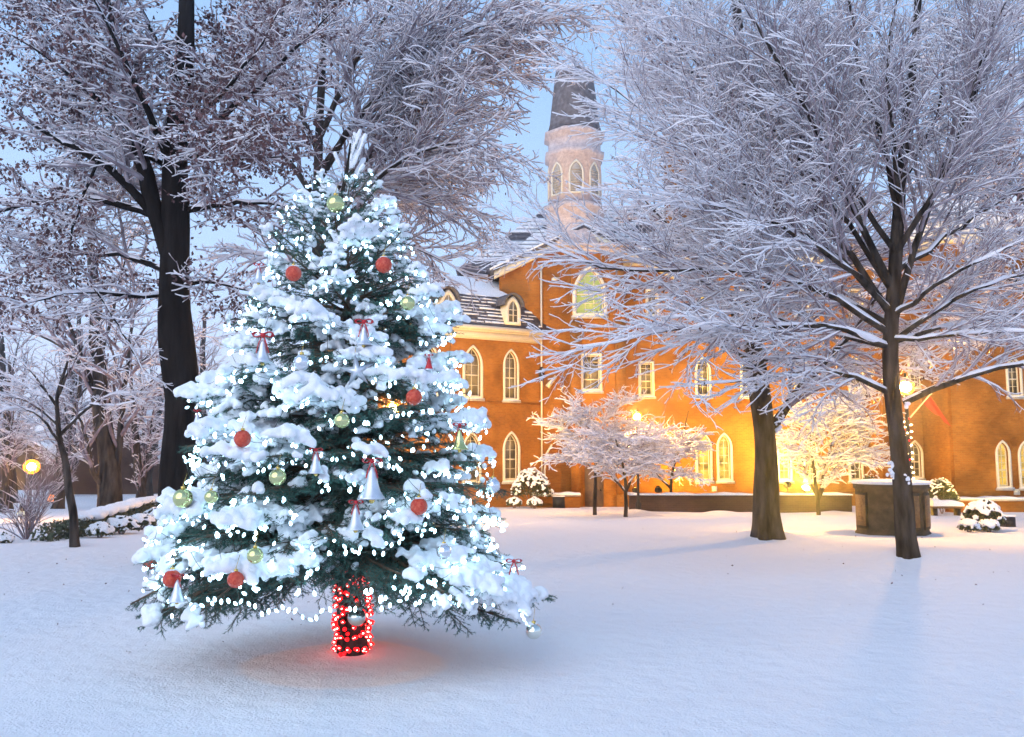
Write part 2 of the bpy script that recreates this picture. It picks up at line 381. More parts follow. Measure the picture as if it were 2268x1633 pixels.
def leaves_mesh(C, size, name, mat_, parent, droop=0.4):
    n = len(C); d1 = norm(rng.normal(0, 1, (n, 3)) + np.array([0, 0, -droop])); d2 = norm(np.cross(d1, rng.normal(0, 1, (n, 3))))
    s = size * rng.uniform(0.6, 1.3, n)[:, None]; nrm = np.cross(d1, d2)
    A = C; B = C + d1 * s * .5 + d2 * s * .32 + nrm * s * .12; Cc = C + d1 * s; D = C + d1 * s * .5 - d2 * s * .32 + nrm * s * .12
    V = np.stack([A, B, Cc, D], 1).reshape(-1, 3); i = np.arange(n)[:, None] * 4
    return mesh_np(name, V, [np.concatenate([i + np.array([[0, 1, 2]]), i + np.array([[0, 2, 3]])])], mat_, parent)

def tree(name, label, cat, base, trunk, trunk_r, limbs, group=None, bark="bark", l1=None, l2=None, l3=None, l4=None, snow=1.0,
         leaves=None, twr=1.0, seed=1, cull=None, l2trop=(0, 0, 0.03), l3trop=(0, 0, 0), trunk_snow=None, root_flare=1.35, twig_mat="twig"):
    """trunk: list of world points; limbs: list of (points, r0, r1)"""
    global rng
    rng = np.random.default_rng(seed)
    root = empty(name, base, label, cat, group)
    TP = resample(trunk, 26); TP[1:-1, :2] += 0.10 * trunk_r * np.stack([np.sin(np.arange(1, 25) * .9 + seed), np.cos(np.arange(1, 25) * 1.1)], 1)
    tr = np.linspace(trunk_r, trunk_r * 0.22, 26); tr[0] *= root_flare; tr[1] *= 1 + (root_flare - 1) * .35
    # finer bottom rings for the flare
    nT = 110; tt_ = np.linspace(0, 1, nT) ** 1.3; TT = np.stack([np.interp(tt_, np.linspace(0, 1, 26), TP[:, c]) for c in range(3)], 1); TR = np.interp(tt_, np.linspace(0, 1, 26), np.linspace(trunk_r, trunk_r * .22, 26))
    kk = 30; Vt, Qt = sweep(TT[None], TR[None], kk); Vt = Vt.reshape(nT, kk, 3); dr_ = Vt - TT[:, None]; an_ = np.arange(kk) * 2 * PI / kk
    hgt = (TT[:, 2] - TT[0, 2])[:, None]
    ridge = .035 * np.sin(an_[None] * 11 + 1.5 * np.sin(hgt * 2.3 + seed) + seed) + .03 * np.sin(an_[None] * 5 + hgt * 1.7) + .045 * np.sin(hgt * 3.1 + an_[None] * 2)
    flare = (root_flare - 1) * np.exp(-hgt / (trunk_r * 1.6)) * (1.0 + .55 * np.cos(an_[None] * 5 + seed)) * 1.3
    Vt = TT[:, None] + dr_ * (1 + ridge + flare)[..., None]
    mb = MB(); mb.add(Vt.reshape(-1, 3), [Qt])
    LP, LR = [], []
    for (pts, r0, r1) in limbs:
        q = resample(pts, 12); q[2:-1] += rng.normal(0, 0.015 * np.linalg.norm(q[-1] - q[0]) / 3, (9, 3)); LP.append(q); LR.append(np.linspace(r0, r1, 12))
    TPa, TRa = TP[None], tr[None]
    if l1:
        S, D, Ln, r0, _, t = spawn(TPa, TRa, l1["per_m"], l1["tmin"], l1["ang"], l1["len"], planar=0.0, rratio=l1.get("rr", 0.5))
        D = norm(D * np.array([1, 1, 1.0]) + np.array(l1.get("bias", (0, 0, 0))))
        P1 = grow(S, D, Ln, 12, 0.07, l1.get("trop", (0, 0, 0.02)))
        for i in range(len(P1)): LP.append(P1[i]); LR.append(np.linspace(max(r0[i], .02), 0.009, 12))
    LP = np.array(LP); LR = np.array(LR)
    if len(LP):
        V, Q = sweep(LP, LR, 8); mb.add(V, [Q])
    mb.build("trunk", M[bark], root, smooth=True)
    # crown
    def docull(P, *a):
        if cull is None: return (P,) + a
        k = cull(P.mean(1)); return (P[k],) + tuple(x[k] for x in a)
    S, D, Ln, r0, _, t = spawn(LP, LR, l2["per_m"], l2.get("tmin", 0.15), l2["ang"], l2["len"], l2.get("planar", .6), 0.55)
    P2 = grow(S, D, Ln, 7, l2.get("wig", .1), l2trop); R2 = taper(np.clip(r0, 0.006, 0.035) * twr, 7, .4)
    P2, R2 = docull(P2, R2)
    S, D, Ln, r0, _, t = spawn(P2, R2, l3["per_m"], .12, l3["ang"], l3["len"], l3.get("planar", .7), 0.7)
    P3 = grow(S, D, Ln, 5, l3.get("wig", .12), l3trop); R3 = taper(np.clip(r0, 0.0035, 0.009) * twr, 5, .5)
    P3, R3 = docull(P3, R3)
    S, D, Ln, r0, _, t = spawn(P3, R3, l4["per_m"], .1, l4["ang"], l4["len"], l4.get("planar", .6), 0.8)
    P4 = grow(S, D, Ln, 4, .15, (0, 0, l4.get("trop", 0.02))); R4 = taper(np.clip(r0, 0.0028, 0.006) * twr, 4, .6)
    P4, R4 = docull(P4, R4)
    cb = MB()
    for P, Rr, k in ((P2, R2, 5), (P3, R3, 3), (P4, R4, 3)):
        V, Q = sweep(P, Rr, k); cb.add(V, [Q])
    cb.build("crown", M[twig_mat], root)
    sb = MB()
    for P, Rr, k, a in ((LP, LR, 6, .013), (P2, R2, 4, .008), (P3, R3, 3, .007), (P4, R4, 3, .006)):
        Ps, rs = snow_on(P, Rr, .95, a * 1.65 * twr * snow, .25); V, Q = sweep(Ps, rs, k); sb.add(V, [Q])
    if trunk_snow is not None:
        cc = np.repeat(trunk_snow[0], 7, 0) + rng.normal(0, 1, (len(trunk_snow[0]) * 7, 3)) * np.repeat(trunk_snow[1], 7)[:, None] * [.35, .2, .9]
        V, Fc = spheres(cc, np.repeat(trunk_snow[1], 7) * rng.uniform(.3, .6, len(cc)), 2, 1.1); V = V + 0.006 * noise3(V, 40)[:, None]; sb.add(V, [Fc])
    sb.build("snow", M["twig_snow"], root, smooth=True)
    if leaves:
        allP = np.concatenate([P3[:, 1:].reshape(-1, 3), P4[:, 1:].reshape(-1, 3)])
        pr = np.clip(noise3(allP, leaves.get("ns", 1.3), 3) * 1.1 + leaves["bias"], 0, 1)
        k = rng.random(len(allP)) < pr * leaves["p"]
        C = allP[k]; C = np.repeat(C, leaves.get("rep", 2), 0) + rng.normal(0, .04, (k.sum() * leaves.get("rep", 2), 3))
        leaves_mesh(C, leaves["size"], "leaves", M["leaf_brown"], root)
    print(name, "L", len(LP), "P2", len(P2), "P3", len(P3), "P4", len(P4))
    return root

def px(pts):   # [(px,py,depth)...] -> world points
    return [W(*p) for p in pts]

# ---------------- right foreground tree
bB = ground_hit(2012, 1230); dB = bB[1]
def lim(pts, r0, r1=0.008): return (px(pts), r0, r1)
d = dB
trB = px([(2014, 1248, d), (2003, 1140, d), (1990, 1030, d), (1980, 900, d), (1972, 780, d), (1975, 640, d), (1990, 480, d + .1), (2003, 330, d + .2), (2020, 160, d + .2), (2040, -60, d + .3), (2050, -250, d + .3)])
limbsB = [
 lim([(1965, 868, d), (1900, 835, d - .2), (1800, 812, d - .5), (1700, 838, d - .9), (1560, 850, d - 1.3)], .05),
 lim([(2002, 892, d), (2070, 860, d - .3), (2160, 825, d - .6), (2290, 800, d - .9), (2420, 770, d - 1.2)], .055, .02),
 lim([(1972, 770, d), (1880, 730, d - .3), (1750, 715, d - .8), (1600, 725, d - 1.2), (1420, 740, d - 1.6), (1290, 770, d - 1.8)], .05),
 lim([(1972, 740, d), (1850, 660, d - .2), (1700, 600, d - .5), (1550, 590, d - .8), (1400, 610, d - 1), (1290, 600, d - 1.2), (1180, 525, d - 1.3)], .055),
 lim([(1975, 700, d), (1880, 560, d + .2), (1780, 440, d + .4), (1680, 340, d + .6), (1540, 230, d + .8), (1400, 150, d + 1)], .06),
 lim([(1978, 640, d), (1890, 470, d - .2), (1830, 330, d - .5), (1760, 190, d - .8), (1650, 30, d - 1.0), (1580, -120, d - 1.2)], .06),
 lim([(1978, 720, d), (2020, 560, d), (2060, 420, d + .2), (2150, 270, d + .3), (2200, 60, d + .4), (2220, -150, d + .5)], .06),
 lim([(1985, 560, d), (2060, 440, d - .3), (2140, 300, d - .6), (2160, 150, d - .8), (2230, 0, d - 1)], .05),
 lim([(1990, 480, d), (1950, 300, d), (1900, 150, d), (1880, 0, d), (1850, -150, d)], .05),
 lim([(1972, 760, d), (2080, 680, d), (2200, 620, d + .3), (2380, 580, d + .5)], .05),
 lim([(1972, 750, d), (2060, 750, d - .6), (2200, 730, d - 1.0), (2400, 740, d - 1.4)], .04),
 lim([(1972, 760, d), (2100, 720, d + 1), (2260, 690, d + 1.6), (2420, 680, d + 2)], .045), lim([(1975, 700, d), (2120, 600, d - 1), (2300, 520, d - 1.6)], .045),
 lim([(1985, 600, d), (2100, 520, d + .4), (2250, 420, d + .8), (2400, 360, d + 1)], .05),
 lim([(1975, 690, d), (1840, 560, d - .7), (1680, 480, d - 1.3), (1500, 430, d - 1.8), (1420, 420, d - 2)], .05),
 lim([(1975, 720, d), (1820, 640, d + .8), (1640, 560, d + 1.4), (1480, 500, d + 2)], .05),
 lim([(1972, 770, d), (1850, 740, d + .8), (1650, 680, d + 1.5), (1480, 670, d + 2)], .045),
 lim([(1985, 560, d), (1860, 390, d + .9), (1740, 260, d + 1.5), (1600, 100, d + 2), (1500, -50, d + 2.3)], .05),
 lim([(1975, 690, d), (1800, 520, d - .3), (1600, 380, d - .6), (1430, 250, d - .9), (1290, 150, d - 1.1)], .045),
 lim([(1978, 650, d), (1850, 450, d + .3), (1680, 250, d + .6), (1500, 90, d + .9), (1340, 0, d + 1.1)], .045),
 lim([(1992, 450, d), (1980, 300, d - .8), (1960, 150, d - 1.4), (1990, -20, d - 1.8)], .04),
 lim([(1992, 420, d), (2080, 250, d + .9), (2110, 80, d + 1.3), (2180, -80, d + 1.6)], .04),
]
tsn = np.array([W(1974, 1030, d - .16), W(1972, 1040, d - .16), W(1976, 1050, d - .17), W(2008, 892, d - .1), W(2006, 1056, d - .18), W(2012, 1066, d - .18)])
tree("maple_tree", "snow dusted bare tree with pale trunk rising in front of the stone monument", "tree", bB, trB, 0.142, limbsB, group="bare lawn trees",
     l2=dict(per_m=6.5, ang=(20, 42), len=lambda t, L: 0.42 * L * (1.1 - .7 * t), planar=.45), l3=dict(per_m=7.2, ang=(22, 45), len=lambda t, L: .50 * L * (1.1 - .7 * t) + .08),
     l4=dict(per_m=6, ang=(25, 50), len=lambda t, L: .28 * L * (1.1 - .6 * t) + .05), seed=11, twr=1.02, snow=.9, twig_mat="twig_pale", trunk_snow=(tsn, np.array([.05, .055, .04, .05, .03, .04])), root_flare=1.2,
     leaves=dict(p=.02, bias=.2, size=.05, rep=1))

# ---------------- darker tree to its left
bA = ground_hit(1702, 1186); dA = bA[1]; d = dA
trA = px([(1703, 1200, d), (1700, 1120, d), (1695, 1020, d), (1690, 930, d), (1680, 850, d), (1670, 760, d), (1668, 640, d), (1662, 500, d), (1650, 350, d), (1640, 180, d), (1630, -20, d), (1620, -250, d)])
limbsA = [
 lim([(1704, 962, d), (1735, 905, d), (1775, 858, d), (1815, 810, d - .3), (1890, 740, d - .6), (1960, 640, d - .8)], .10, .02),
 lim([(1668, 760, d), (1600, 660, d), (1530, 560, d + .3), (1450, 470, d + .6), (1390, 400, d + .8)], .08),
 lim([(1668, 700, d), (1740, 560, d), (1800, 420, d + .4), (1880, 300, d + .5), (1940, 150, d + .8)], .08),
 lim([(1664, 560, d), (1600, 420, d), (1540, 300, d), (1480, 180, d), (1440, 40, d)], .08),
 lim([(1660, 480, d), (1720, 330, d), (1770, 200, d), (1800, 40, d), (1830, -120, d)], .07),
 lim([(1652, 380, d), (1570, 240, d), (1500, 120, d), (1440, 0, d), (1380, -100, d)], .07),
 lim([(1648, 330, d), (1690, 180, d), (1720, 40, d), (1740, -100, d)], .06),
 lim([(1668, 800, d), (1590, 760, d - .6), (1480, 740, d - 1)], .06),
 lim([(1668, 780, d), (1580, 740, d + .8), (1450, 700, d + 1.4)], .06),
 lim([(1668, 720, d), (1600, 640, d - .6), (1500, 600, d - 1), (1420, 560, d - 1.4)], .06),
 lim([(1668, 680, d), (1800, 600, d + .8), (1950, 520, d + 1.4), (2100, 420, d + 2)], .06),
 lim([(1668, 800, d), (1760, 790, d + .5), (1900, 800, d + 1), (2050, 820, d + 1.4)], .05),
 lim([(1668, 760, d), (1800, 720, d + .8), (1960, 700, d + 1.4), (2100, 680, d + 2)], .05),
]
fl = [W(1680 + 48 * i, 1182 + 5 * math.sin(i * 40), d - .2 - .1 * math.sin(i * 9)) for i in (0.02, .25, .5, .8, 1.0)]
tree("oak_tree", "dark trunked bare tree forking low in front of the low brick wall", "tree", bA, trA, 0.235, limbsA, group="bare lawn trees",
     l2=dict(per_m=5.5, ang=(22, 48), len=lambda t, L: 0.40 * L * (1.1 - .6 * t), planar=.4), l3=dict(per_m=5.0, ang=(22, 48), len=lambda t, L: .48 * L * (1.1 - .7 * t) + .08),
     l4=dict(per_m=5.5, ang=(25, 50), len=lambda t, L: .28 * L * (1.1 - .6 * t) + .07), seed=23, twr=1.4, twig_mat="twig_pale",
     leaves=dict(p=.10, bias=.15, size=.07, rep=2), trunk_snow=(np.array([W(1727, 940, d - .1), W(1722, 950, d - .1), W(1735, 925, d - .1)]), np.array([.05, .06, .04])))

# ---------------- pink crowned tree beyond the right edge
d = 24.0
bD = np.array([W(2330, 1100, d)[0], d, 0]); bD[2] = g(bD[0], d)
trD = [bD - [0, 0, .1]] + px([(2330, 900, d), (2335, 700, d), (2330, 500, d), (2320, 300, d), (2310, 100, d), (2300, -150, d)])
tree("maple_tree", "pink tinted snowy tree reaching in from beyond the right edge", "tree", bD, trD, 0.24, [], group="bare lawn trees",
     l1=dict(per_m=2.0, tmin=.22, ang=(50, 80), len=lambda t, L: 4.9 * (1.05 - .5 * t), rr=.4, trop=(0, 0, .025), bias=(-.1, -.05, 0)),
     l2=dict(per_m=4.2, ang=(25, 55), len=lambda t, L: 0.40 * L * (1.1 - .7 * t), planar=.4), l3=dict(per_m=5.5, ang=(25, 55), len=lambda t, L: .42 * L * (1.1 - .7 * t) + .1),
     l4=dict(per_m=4.5, ang=(25, 60), len=lambda t, L: .32 * L + .1), seed=31, twr=2.1)

# ---------------- oak on the left
d = 13.0
bO = np.array([W(408, 1200, d)[0], d, 0]); bO[2] = g(bO[0], d)
trO = [bO - [0, 0, .1]] + px([(406, 1140, d), (403, 1000, d), (398, 850, d), (393, 700, d), (384, 600, d), (380, 520, d), (388, 420, d), (395, 320, d), (400, 200, d), (410, 60, d), (420, -100, d), (425, -260, d)])
limbsO = [
 lim([(375, 560, d), (350, 480, d), (325, 400, d), (300, 300, d), (280, 200, d), (250, 80, d), (220, -60, d)], .15, .05),
 lim([(335, 470, d), (270, 395, d - .2), (200, 340, d - .3), (130, 310, d - .4), (85, 290, d - .5), (20, 230, d - .6)], .075, .02),
 lim([(345, 480, d), (280, 452, d), (190, 438, d), (110, 436, d), (50, 455, d), (-30, 475, d)], .06, .025),
 lim([(395, 470, d), (450, 458, d), (520, 450, d - .2), (600, 445, d - .4), (680, 470, d - .6)], .06, .012),
 lim([(395, 350, d), (470, 280, d), (560, 200, d), (650, 120, d), (740, 20, d)], .07),
 lim([(390, 400, d), (330, 250, d - .8), (260, 100, d - 1.4), (190, -40, d - 2)], .07),
 lim([(400, 250, d), (500, 150, d + .6), (600, 60, d + 1), (700, -60, d + 1.4)], .06),
 lim([(385, 640, d), (460, 620, d - .3), (540, 640, d - .5), (620, 670, d - .7)], .04),
 lim([(375, 650, d), (300, 660, d - .4), (200, 640, d - .8), (100, 660, d - 1), (0, 690, d - 1.4)], .045),
 lim([(370, 600, d), (270, 560, d + .6), (160, 560, d + 1), (50, 600, d + 1.5), (-50, 620, d + 2)], .05),
 lim([(300, 300, d), (200, 200, d - .3), (110, 130, d - .6), (0, 60, d - 1)], .06),
 lim([(270, 170, d), (160, 90, d + .5), (60, 0, d + .8), (-40, -80, d + 1)], .05),
 lim([(395, 330, d), (480, 360, d + .8), (580, 350, d + 1.4), (700, 340, d + 2)], .05),
 lim([(395, 360, d), (440, 330, d - .8), (520, 300, d - 1.5), (600, 280, d - 2.2)], .05),
 lim([(400, 180, d), (330, 60, d), (280, -60, d)], .05),
 lim([(395, 300, d), (480, 220, d - .6), (560, 130, d - 1), (620, 20, d - 1.4)], .05), lim([(390, 380, d), (300, 330, d + .8), (200, 280, d + 1.4), (90, 200, d + 2)], .05),
 lim([(220, 350, d - .3), (180, 440, d - .5), (150, 540, d - .7), (170, 640, d - .9)], .025),
 lim([(210, 640, d - .8), (250, 700, d - .9), (290, 770, d - 1), (320, 830, d - 1.1)], .018),
]
oak = tree("oak_tree", "large dark oak holding brown leaves, left of the lit spruce", "tree", bO, trO, 0.325, limbsO, group="bare lawn trees", bark="bark_oak",
     l2=dict(per_m=8, ang=(30, 65), len=lambda t, L: 0.36 * L * (1.1 - .6 * t), planar=.3, wig=.16), l3=dict(per_m=7, ang=(30, 65), len=lambda t, L: .42 * L * (1.1 - .6 * t) + .1, wig=.16),
     l4=dict(per_m=9, ang=(30, 65), len=lambda t, L: .3 * L + .06), seed=41, twr=1.25, twig_mat="twig_pale", l2trop=(0, 0, -.01), snow=.68,
     leaves=dict(p=.65, bias=.55, size=.075, rep=2, ns=1.0), root_flare=1.15)

# ---------------- fine mauve tree behind the spruce
d = 17.5
bC = np.array([W(690, 1100, d)[0], d, 0]); bC[2] = g(bC[0], d)
trC = [bC - [0, 0, .1]] + px([(690, 1000, d), (695, 850, d), (700, 700, d), (705, 560, d), (700, 420, d), (710, 280, d), (715, 120, d), (720, -80, d), (725, -260, d)])
limbsC = [
 lim([(705, 480, d), (800, 360, d), (900, 280, d - .3), (1000, 200, d - .5), (1100, 150, d - .7), (1200, 120, d - .8)], .09),
 lim([(700, 560, d), (800, 470, d), (900, 420, d), (1000, 440, d), (1100, 500, d - .2)], .07),
 lim([(705, 400, d), (800, 250, d), (900, 150, d), (1020, 60, d), (1150, -10, d)], .08),
 lim([(710, 300, d), (780, 150, d), (860, 20, d), (940, -100, d)], .07),
 lim([(700, 540, d), (830, 420, d + 1), (950, 360, d + 1.8), (1080, 330, d + 2.4)], .07),
 lim([(700, 520, d), (820, 400, d - 1), (940, 330, d - 1.6), (1050, 300, d - 2), (1130, 330, d - 2.2)], .07),
 lim([(708, 380, d), (820, 230, d - .5), (960, 110, d - .9), (1100, 40, d - 1.2), (1240, 10, d - 1.4)], .07),
 lim([(705, 450, d), (620, 330, d), (540, 220, d), (470, 100, d)], .07),
 lim([(708, 350, d), (650, 200, d), (600, 60, d), (560, -80, d)], .06),
 lim([(700, 620, d), (600, 560, d), (520, 560, d), (450, 600, d)], .05),
 lim([(700, 600, d), (800, 560, d), (900, 540, d), (980, 570, d), (1040, 620, d)], .05),
]
tree("beech_tree", "fine twigged mauve tree whose trunk hides behind the lit spruce", "tree", bC, trC, 0.16, limbsC, group="bare lawn trees",
     l2=dict(per_m=6.5, ang=(20, 50), len=lambda t, L: 0.42 * L * (1.1 - .7 * t), planar=.35), l3=dict(per_m=6.0, ang=(20, 50), len=lambda t, L: .45 * L * (1.1 - .6 * t) + .1),
     l4=dict(per_m=6.0, ang=(20, 50), len=lambda t, L: .30 * L + .1), seed=53, twr=1.5, twig_mat="twig_pale", l2trop=(0, 0, -.015), l3trop=(0, 0, -.05),
     leaves=dict(p=.10, bias=.25, size=.06, rep=1))

# ---------------- small tree and big tree at the left
d = ground_hit(165, 1211)[1]; bS = ground_hit(165, 1211)
tree("cherry_tree", "small forked tree with thin dark trunk at the left, before the hedge", "tree", bS,
     px([(166, 1218, d), (162, 1140, d), (150, 1060, d), (140, 1000, d), (130, 960, d), (124, 900, d), (130, 860, d), (150, 800, d)]), .085,
     [lim([(128, 940, d), (90, 905, d), (40, 880, d), (-20, 870, d - .2)], .035), lim([(138, 990, d), (100, 930, d - .3), (60, 900, d - .5), (0, 905, d - .7), (-40, 950, d - .8)], .03),
      lim([(132, 965, d), (170, 925, d), (215, 885, d), (260, 870, d), (330, 870, d + .2)], .035), lim([(126, 900, d), (90, 850, d), (50, 800, d), (10, 780, d)], .03),
      lim([(127, 880, d), (150, 830, d), (170, 790, d + .3), (200, 740, d + .5)], .03), lim([(126, 890, d), (80, 870, d + .5), (20, 830, d + 1)], .025),
      lim([(200, 895, d), (250, 900, d - .2), (300, 890, d - .4)], .018)],
     l2=dict(per_m=5, ang=(25, 55), len=lambda t, L: .4 * L * (1.1 - .6 * t)), l3=dict(per_m=6, ang=(25, 55), len=lambda t, L: .4 * L + .08), l4=dict(per_m=7, ang=(25, 55), len=lambda t, L: .3 * L + .07), seed=61, twr=1.1, root_flare=1.1, group="bare lawn trees")
d = 26.0
bL = np.array([W(246, 1140, d)[0], d, 0]); bL[2] = g(bL[0], d)
bigleft = tree("elm_tree", "tall bare tree with several upright stems, behind the snowy hedge", "tree", bL,
     [bL - [0, 0, .2]] + px([(244, 1080, d), (236, 980, d), (225, 900, d), (218, 800, d), (214, 700, d), (205, 600, d), (200, 450, d)]), .34,
     [lim([(232, 960, d), (205, 860, d), (175, 780, d), (150, 700, d), (110, 640, d)], .14, .02), lim([(255, 1060, d), (268, 960, d), (278, 850, d), (290, 740, d), (310, 640, d)], .11, .02),
      lim([(220, 850, d), (300, 800, d), (380, 780, d), (450, 740, d)], .07), lim([(190, 820, d), (120, 750, d), (40, 730, d), (-60, 700, d)], .07),
      lim([(240, 1090, d), (205, 1050, d - .5), (190, 960, d - 1), (160, 900, d - 1.2)], .09, .02),
      lim([(220, 800, d), (250, 700, d), (270, 600, d), (300, 500, d)], .06), lim([(270, 900, d), (340, 840, d), (400, 800, d)], .05)],
     l2=dict(per_m=3.2, ang=(25, 55), len=lambda t, L: .4 * L * (1.1 - .6 * t)), l3=dict(per_m=4, ang=(25, 55), len=lambda t, L: .4 * L + .12), l4=dict(per_m=4.5, ang=(25, 55), len=lambda t, L: .3 * L + .12), seed=67, twr=1.9, group="bare lawn trees")

# ---------------- small ornamental trees before the building
def small_tree(name, label, base_px, crown, seed, stems, d=None, dens=1.0, yellow=False):
    b = ground_hit(*base_px) if d is None else np.array([W(base_px[0], base_px[1], d)[0], d, 0.])
    if d is not None: b[2] = g(b[0], d)
    d = b[1]; ltop = W(base_px[0], crown[2], d)[2]
    P = [b - [0, 0, .1]] + px([stems[0][i] + (d,) for i in range(len(stems[0]))])
    lb = []
    r_ = np.random.default_rng(seed)
    for s in stems[1:]: lb.append((px([q + (d,) for q in s]), .05, .012))
    x0, x1, y0, y1 = crown[0], crown[1], crown[2], crown[3]
    nl = int(22 * dens)
    for i in range(nl):
        t = (i + r_.random()) / nl
        sy = y1 - (y1 - y0) * (0.05 + .55 * t); sx = base_px[0] + r_.normal(0, 8)
        side = -1 if i % 2 else 1
        ex = base_px[0] + side * ((x1 - base_px[0]) if side > 0 else (base_px[0] - x0)) * r_.uniform(.45, 1.1) * (1.0 - .45 * t ** 2)
        ey = sy - (y1 - y0) * r_.uniform(.0, .5) * (1 - .4 * abs(ex - base_px[0]) / max(1, x1 - x0)) + (6 if t < .2 else 0)
        dd = r_.uniform(-1.6, 1.6)
        lb.append((px([(sx, sy, d), ((sx + ex) / 2, (sy * .45 + ey * .55) - 12, d + dd * .6), (ex, ey, d + dd)]), .020, .006))
    return tree(name, label, "tree", b, P, .075, lb, group="small trees by the building",
         l2=dict(per_m=6.0, ang=(22, 50), len=lambda t, L: .42 * L * (1.1 - .6 * t), planar=.85), l3=dict(per_m=6.5, ang=(25, 60), len=lambda t, L: .4 * L + .1, planar=.8),
         l4=dict(per_m=4.5, ang=(25, 50), len=lambda t, L: .3 * L + .10), seed=seed, twr=2.0, twig_mat="twig_frost", root_flare=1.1, l2trop=(0, 0, 0), leaves=dict(p=.02, bias=.2, size=.06, rep=1))
small_tree("dogwood_tree", "small frosted tree with thin pale stem, nearest the tower foot", (1317, 1126), (1210, 1440, 850, 1065), 71,
           [[(1318, 1090), (1320, 1030), (1318, 960), (1310, 900)]], d=31)
small_tree("dogwood_tree", "small frosted tree forking in a V, beside the low brick wall end", (1386, 1132), (1240, 1520, 920, 1080), 73,
           [[(1386, 1100), (1386, 1075), (1380, 1030), (1360, 960)], [(1386, 1090), (1400, 1060), (1420, 1000), (1440, 940)], [(1386, 1090), (1365, 1065), (1340, 1040), (1310, 1000)]], d=29.5)
small_tree("dogwood_tree", "small frosted tree standing behind the low brick wall, left of the dark trunk", (1484, 1100), (1380, 1560, 905, 1075), 79,
           [[(1486, 1070), (1492, 1030), (1512, 970), (1525, 910)], [(1484, 1080), (1462, 1060), (1440, 1030)]], d=35.2)
small_tree("dogwood_tree", "yellow lit multi stemmed frosted tree, right of the dark trunk", (1813, 1136), (1712, 1965, 835, 1060), 83,
           [[(1811, 1100), (1806, 1070), (1800, 1020), (1795, 960)], [(1812, 1110), (1830, 1070), (1860, 1020), (1890, 980)], [(1810, 1100), (1790, 1060), (1775, 1020), (1770, 980)], [(1812, 1105), (1822, 1060), (1838, 1000), (1850, 940)]], d=30.0, dens=1.15)

# ------------------------------------------------------------------ background trees (copies of the tall elm)
k = 0
bgl = ["frosted tree in the far distance, left edge of the picture", "frosted tree in the far distance behind the street lamps", "frosted far tree just left of the oak trunk",
       "frosted far tree seen between the oak trunk and the spruce", "frosted tree far behind the roof of the college building", "smaller frosted tree before the brown gabled house", "smaller frosted tree between the tall elm and the oak trunk", "smaller frosted tree at the left edge above the white lamp"]
for (pxx, dd, s, rz) in [(20, 42, 1.0, 1.2), (130, 50, 1.15, 2.6), (320, 46, .95, 4.0), (440, 40, .95, 5.1), (1000, 62, 1.1, 2.0), (130, 37, .62, 3.3), (315, 34, .6, .7), (15, 33, .6, 5.5)]:
    c = copy_tree(bigleft); p = W(pxx, 1100, dd); c.location = (p[0], dd, float(g(p[0], dd))); c.scale = (s, s, s); c.rotation_euler[2] = rz
    c["label"] = bgl[k]; c["group"] = "distant frosted trees"; k += 1

# ------------------------------------------------------------------ the college building
def arch_loop(cx, zb, w, h, n=7, pointed=True):
    """closed loop (s,z) counter clockwise, starting bottom left"""
    L = [(cx - w / 2, zb), (cx + w / 2, zb)]
    if not pointed: return L + [(cx + w / 2, zb + h), (cx - w / 2, zb + h)]
    ah = min(0.95 * w, h * .6); zs = zb + h - ah; rr = (w * w / 4 + ah * ah) / w   # radius of each arc, centre on spring line
    a1 = math.asin(min(1, ah / rr))
    right = [(cx + w / 2 - rr + rr * math.cos(a1 * i / n), zs + rr * math.sin(a1 * i / n)) for i in range(n + 1)]
    left = [(2 * cx - s, z) for s, z in right[:-1]][::-1]
    return L[:1] + [L[1]] + right + left

class Facade:
    def __init__(s, origin, ux): s.o = np.array([origin[0], origin[1], 0.]); s.u = np.array([ux[0], ux[1], 0.]); s.n = np.array([ux[1], -ux[0], 0.])   # n points to the viewer
    def P(s, a, z, out=0.0): return s.o + s.u * a + s.n * out + np.array([0, 0, z])
    def at(s, px_, py_):   # intersect pixel ray with the plane -> (a,z)
        r = ray(px_, py_); e = np.array([0, 0, EYE]); t = np.dot(s.o - e, s.n) / np.dot(r, s.n); h = e + r * t
        return float(np.dot(h - s.o, s.u)), float(h[2])

def wall_panel(mb, fc, outer, holes, depth=0.28, out=0.0):
    loops = [outer] + holes
    tess = tessellate_polygon([[Vector((a, z, 0)) for a, z in l] for l in loops])
    flat = [p for l in loops for p in l]
    V = [fc.P(a, z, out) for a, z in flat]
    # orientation: make the normals face out
    T = []
    for t in tess:
        a, b, c = [V[i] for i in t]
        T.append(t if np.dot(np.cross(b - a, c - a), fc.n) > 0 else (t[0], t[2], t[1]))
    mb.add(V, [T])
    for h in holes:
        A = [fc.P(a, z, out) for a, z in h]; B = [fc.P(a, z, out - depth) for a, z in h]; n = len(h)
        mb.add(A + B, [[[i, i + n, (i + 1) % n + n, (i + 1) % n] for i in range(n)]])
    A = [fc.P(a, z, out) for a, z in outer]; B = [fc.P(a, z, out - depth) for a, z in outer]; n = len(outer)
    mb.add(A + B, [[[i, (i + 1) % n, (i + 1) % n + n, i + n] for i in range(n)]])

def ring(mb, fc, L1, L2, o1, o2):
    """frame between loops L1 (outer) and L2 (inner), from offset o1 (front) to o2 (back)"""
    n = len(L1)
    V = [fc.P(a, z, o1) for a, z in L1] + [fc.P(a, z, o1) for a, z in L2] + [fc.P(a, z, o2) for a, z in L1] + [fc.P(a, z, o2) for a, z in L2]
    Fq = []
    for i in range(n):
        j = (i + 1) % n
        Fq += [[i, j, n + j, n + i], [i, 2 * n + i, 2 * n + j, j], [n + i, n + j, 3 * n + j, 3 * n + i]]
    mb.add(V, [Fq])

